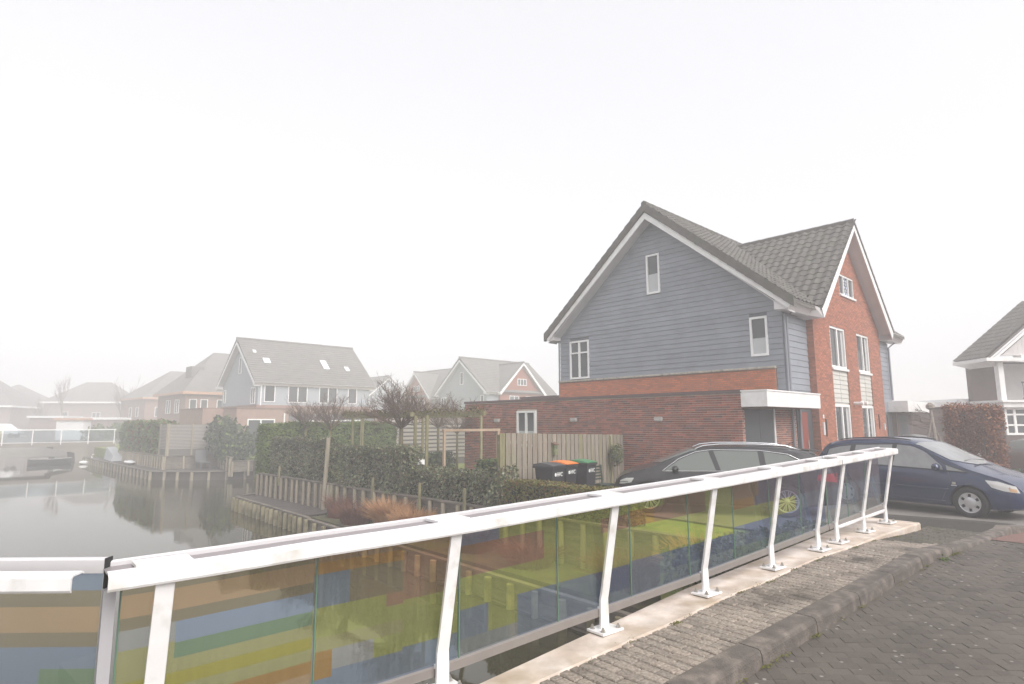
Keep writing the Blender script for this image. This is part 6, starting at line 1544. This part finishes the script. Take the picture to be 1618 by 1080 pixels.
def railing(label, stations, posts, panes, rail_n, x0, x1, tube_bays=()):
    r = thing('bridge_railing', label, 'railing', F0, TH, 'glass railings of the near bridge')
    hz = lambda e: RS * e
    ybase = lambda e: -float(np.interp(e, *FOOT))
    gy = lambda e: ybase(e) + .035
    es_ = lin(x0, x1, max(2, int((x1 - x0) / .5)))
    # handrail: rounded C profile
    prof = [(-.052, .0), (-.058, .012), (-.058, .068), (-.045, .083), (.02, .086), (.03, .078), (.03, .070), (.018, .076), (-.04, .073), (-.049, .063), (-.049, .012), (-.045, .003)]
    q = MB(); rows = [[(e, ybase(e) - .16 + a, hz(e) + 1.05 + b) for a, b in prof + prof[:1]] for e in es_]; q.grid(rows); q.quad(*rows[0][:-1]); q.quad(*reversed(rows[-1][:-1])); q.build('handrail', rail_white, r)
    # top and bottom profiles of the glass
    lp_ = [(.001, 1.10), (.001, 1.145), (.008, 1.152), (.026, 1.152), (.032, 1.146), (.032, 1.10)]
    q = MB(); rows = [[(e, gy(e) + a, hz(e) + b) for a, b in lp_ + lp_[:1]] for e in es_]; q.grid(rows); q.quad(*rows[0][:-1]); q.quad(*reversed(rows[-1][:-1])); q.build('edge_lip', alu_light, r)
    tp_ = [(-.160, 1.118), (-.160, 1.124), (.0, 1.124), (.0, 1.118)]
    q = MB(); rows = [[(e, gy(e) + a, hz(e) + b) for a, b in tp_ + tp_[:1]] for e in es_]; q.grid(rows); q.quad(*rows[0][:-1]); q.quad(*reversed(rows[-1][:-1])); q.build('top_profile', alu_cap, r)
    for pe in posts:
        q = MB(); q.box(pe - .13, pe + .13, ybase(pe) - .128, gy(pe) - .001, hz(pe) + 1.1245, hz(pe) + 1.142); q.build('rail_bracket', rail_white, r)
    hb = lambda e: .145 + .016 * (e + 1.0)
    bp = [(-.024, -.045), (-.024, .012), (-.012, .02), (.02, .02), (.026, .012), (.026, -.045)]
    q = MB(); rows = [[(e, gy(e) + a, hz(e) + hb(e) + b) for a, b in bp + bp[:1]] for e in es_]; q.grid(rows); q.quad(*rows[0][:-1]); q.quad(*reversed(rows[-1][:-1])); q.build('bottom_profile', alu, r)
    for pe in posts:
        yb = ybase(pe); z = hz(pe)
        # flat bar post: upright below, leaning inwards above the kink
        P = [(yb, .0), (yb + .005, .27), (yb - .15, 1.055)]; wd, dp_ = .052, .012
        q = MB()
        lv = [(yb + .00, .012, .053), (yb + .0, .17, .050), (yb + .002, .25, .048), (yb - .018, .34, .047), (yb - .155, 1.055, .044)]
        rows = [[(pe - w_, y_ - dp_, z + h_), (pe + w_, y_ - dp_, z + h_), (pe + w_, y_ + dp_, z + h_), (pe - w_, y_ + dp_, z + h_), (pe - w_, y_ - dp_, z + h_)] for y_, h_, w_ in lv]
        q.grid(rows); q.quad(*rows[-1][:4]); po = q.build('post', rail_white, r, bevel=.006)
        q = MB(); q.box(pe - .13, pe + .13, yb - .105, yb + .085, z - .0, z + .022); q.build('base_plate', rail_white, po, bevel=.005)
        q = MB(); q.box(pe - .115, pe + .115, yb - .09, yb + .07, z - .03, z - .0005); q.build('mortar_pad', mat('mossy_pad', (.16, .15, .09), .95, var=.3, vscale=20), po)
        q = MB(); q.box(pe - .05, pe + .05, yb + .02, gy(pe) - .006, z + hb(pe) + .005, z + hb(pe) + .035); q.build('glass_bracket', rail_white, po)
        for dx, dy in ((-.095, -.07), (.095, -.07), (-.095, .05), (.095, .05)):
            q = MB(); q.lathe([(.022, .022), (.022, .027), (.015, .027), (.015, .042), (.009, .044), (.009, .056), (.003, .060)], pe + dx, yb + dy, z, 6); q.build('bolt', steel, po)
    for a, b in zip(panes[:-1], panes[1:]): pane(r, a + .006, b - .006, hb((a + b) / 2) + .01, 1.112, 0, gy, hz)
    for a, b in tube_bays:
        q = MB(); q.tube([(a + .04, ybase(a), hz(a) + .19), (b - .04, ybase(b), hz(b) + .19)], .024, 10); q.build('lower_tube', rail_white, r, smooth=True)
    return r
FOOT = ([-4.0, -3.6, -3.35, -2.6, -1.62, -.5, 0, 1.5, 4.0, 6.6], [-.18, -.165, -.12, -.11, -.02, -.02, 0, .03, .01, -.03])
railing('long glass railing with white handrail running away along the pavement', None, [-3.35, -1.62, 0, 1.48, 2.85, 4.08], [-3.52, -2.49, -1.47, -.5, .39, 1.27, 2.11, 2.92, 3.71, 4.44], None, -3.60, 4.46)
railing('short far end of the glass railing with a lower white tube', None, [4.67, 5.63, 6.52], [4.50, 5.18, 5.9, 6.50], None, 4.48, 6.62, tube_bays=((4.67, 5.63), (5.63, 6.52)))
# left section turning along the canal side, nearly square to the view
def left_section():
    c = RP(-3.58, -.19)
    r = thing('bridge_railing', 'glass railing section leaving the view at the lower left corner', 'railing', c, math.radians(181), 'glass railings of the near bridge')
    hz = lambda e: 0.0; L = 3.0
    gy = lambda e: -.0
    q = MB(); prof = [(.202, .0), (.21, .012), (.21, .070), (.198, .084), (.130, .087), (.118, .079), (.118, .071), (.13, .077), (.192, .074), (.20, .066), (.20, .012), (.196, .003)]
    rows = [[(e, a, 1.05 + b) for a, b in prof + prof[:1]] for e in lin(.04, L, 4)]; q.grid(rows); q.quad(*rows[0][:-1]); q.quad(*reversed(rows[-1][:-1])); q.build('handrail', rail_white, r)
    tp_ = [(-.026, 1.10), (-.026, 1.165), (-.018, 1.172), (.018, 1.172), (.026, 1.165), (.026, 1.10)]
    q = MB(); rows = [[(e, a, b) for a, b in tp_ + tp_[:1]] for e in (.0, L)]; q.grid(rows); q.quad(*rows[0][:-1]); q.quad(*reversed(rows[-1][:-1])); q.build('top_profile', alu_light, r)
    q = MB(); q.box(-.004, .0, -.03, .03, 1.10, 1.175); q.build('end_cap', rubber, r)
    q = MB(); q.box(0.0, .010, -.012, .012, .1, 1.10); q.build('rubber_seal', rubber, r)
    q = MB(); q.box(0, L, -.024, .024, .07, .13); q.build('bottom_profile', alu, r)
    q = MB(); q.box(.72, 1.0, -.02, .20, 1.105, 1.14); q.build('rail_bracket', rail_white, r)
    def colour(u, h):
        d = 1.13 - h; e = u
        for lim, cc in ((.12, 'bluegrey'), (.20, 'olive'), (.325, 'tan'), (.395, 'olive'), (.50, 'bluegrey'), (9, 'x')):
            if d < lim:
                if cc == 'x':
                    if e > .56: return 'strong'
                    if e > .30: return 'bluegrey' if d < .62 else 'pale'
                    return 'green' if d < .60 else 'lime'
                return cc
    hs_ = [.12, .5, .51, .53, .63, .735, .805, .93, 1.01, 1.13]; eb = [.02, .30, .56, 1.2]
    def mk(a0, a1):
        q = MB(); E_ = [a0] + [x for x in (.30, .56) if a0 < x < a1] + [a1]
        for a, b in zip(E_[:-1], E_[1:]):
            for c_, d_ in zip(hs_[:-1], hs_[1:]): q.mi = TN.index(colour((a + b) / 2, (c_ + d_) / 2)); q.quad((a, 0, c_), (b, 0, c_), (b, 0, d_), (a, 0, d_))
        q.build('glass_pane', TM, r, fix=False)
    mk(.02, 1.0); mk(1.012, 2.0); mk(2.012, 3.0)
left_section()
ep = thing('end_frame', 'light grey upright profile at the corner where the two railings meet', 'railing profile', RP(-3.56, -.165), TH)
q = MB(); q.box(-.035, .02, -.03, .03, .05, 1.02); q.build('frame', alu_mid, ep); 

# moss and weeds by the kerb
wd = thing('weed_tuft', 'small green weed growing at the foot of the kerb', 'weed', Vector(RP(5.2, kout(5.2) + .06, -.2)), 0)
P = nrs.normal(0, .024, (50, 3)); P[:, 2] = np.abs(P[:, 2]) + .05; P[:, 0] *= 1.8
o = bpy.data.objects.new('leaves', leaf_mesh('leaves', P, np.tile((0, 0, 1.), (50, 1)), .022, [mat('fresh_weed', (.11, .18, .035), .6)], None, None, .8)); COL.objects.link(o); o.parent = wd; o['kind'] = 'stuff'
ms = thing('moss', 'yellow green moss in the gaps beside kerb and plinth', 'moss', (0, 0, 0)); ms['kind'] = 'stuff'
P = []
for k in range(46):
    e = rnd.uniform(-1, 6.5)
    if k % 2: n = kout(e) + .03; z = None
    else: n = pin(e) + rnd.uniform(-.02, .06); z = pave_z(e) + .006
    p = Vector((F0.x, F0.y, 0)) + Ev * e + Nv * n; zz = z if z is not None else road_z(p.x, p.y) + .016
    c_ = rnd.randint(10, 60); a = nrs.normal(0, .03, (c_, 3)) * np.array([1.6, 1, .12]); a[:, 2] = np.abs(a[:, 2]); al = np.array([Ev.x, Ev.y, 0]); P.append(np.array([p.x, p.y, zz]) + a[:, :1] * al + a[:, 1:2] * np.array([Nv.x, Nv.y, 0]) * .6 + a[:, 2:] * np.array([0, 0, 1.]))
P = np.concatenate(P); o = bpy.data.objects.new('cushions', leaf_mesh('cushions', P, np.tile((0, 0, 1.), (len(P), 1)), .011, [mat('moss_green', (.13, .13, .025), .9, isl=.5)], None, None, .4)); COL.objects.link(o); o.parent = ms; o['kind'] = 'stuff'

# ------------------------------------------------------------------ haze
HZ = 0.0080
hm = bpy.data.materials.new('haze_air'); hm.use_nodes = True; n = hm.node_tree
n.nodes.remove(n.nodes['Principled BSDF']); v = n.nodes.new('ShaderNodeVolumePrincipled'); v.inputs['Color'].default_value = (.995, .992, .998, 1); v.inputs['Density'].default_value = HZ; v.inputs['Anisotropy'].default_value = .0
n.links.new(v.outputs[0], n.nodes['Material Output'].inputs['Volume'])
q = MB(); q.box(-430, 430, -125, 430, -3.4, 13.0); hz_o = q.build('haze', hm); hz_o['kind'] = 'stuff'; hz_o['label'] = 'white fog filling the air over canal and houses'; hz_o['category'] = 'fog'
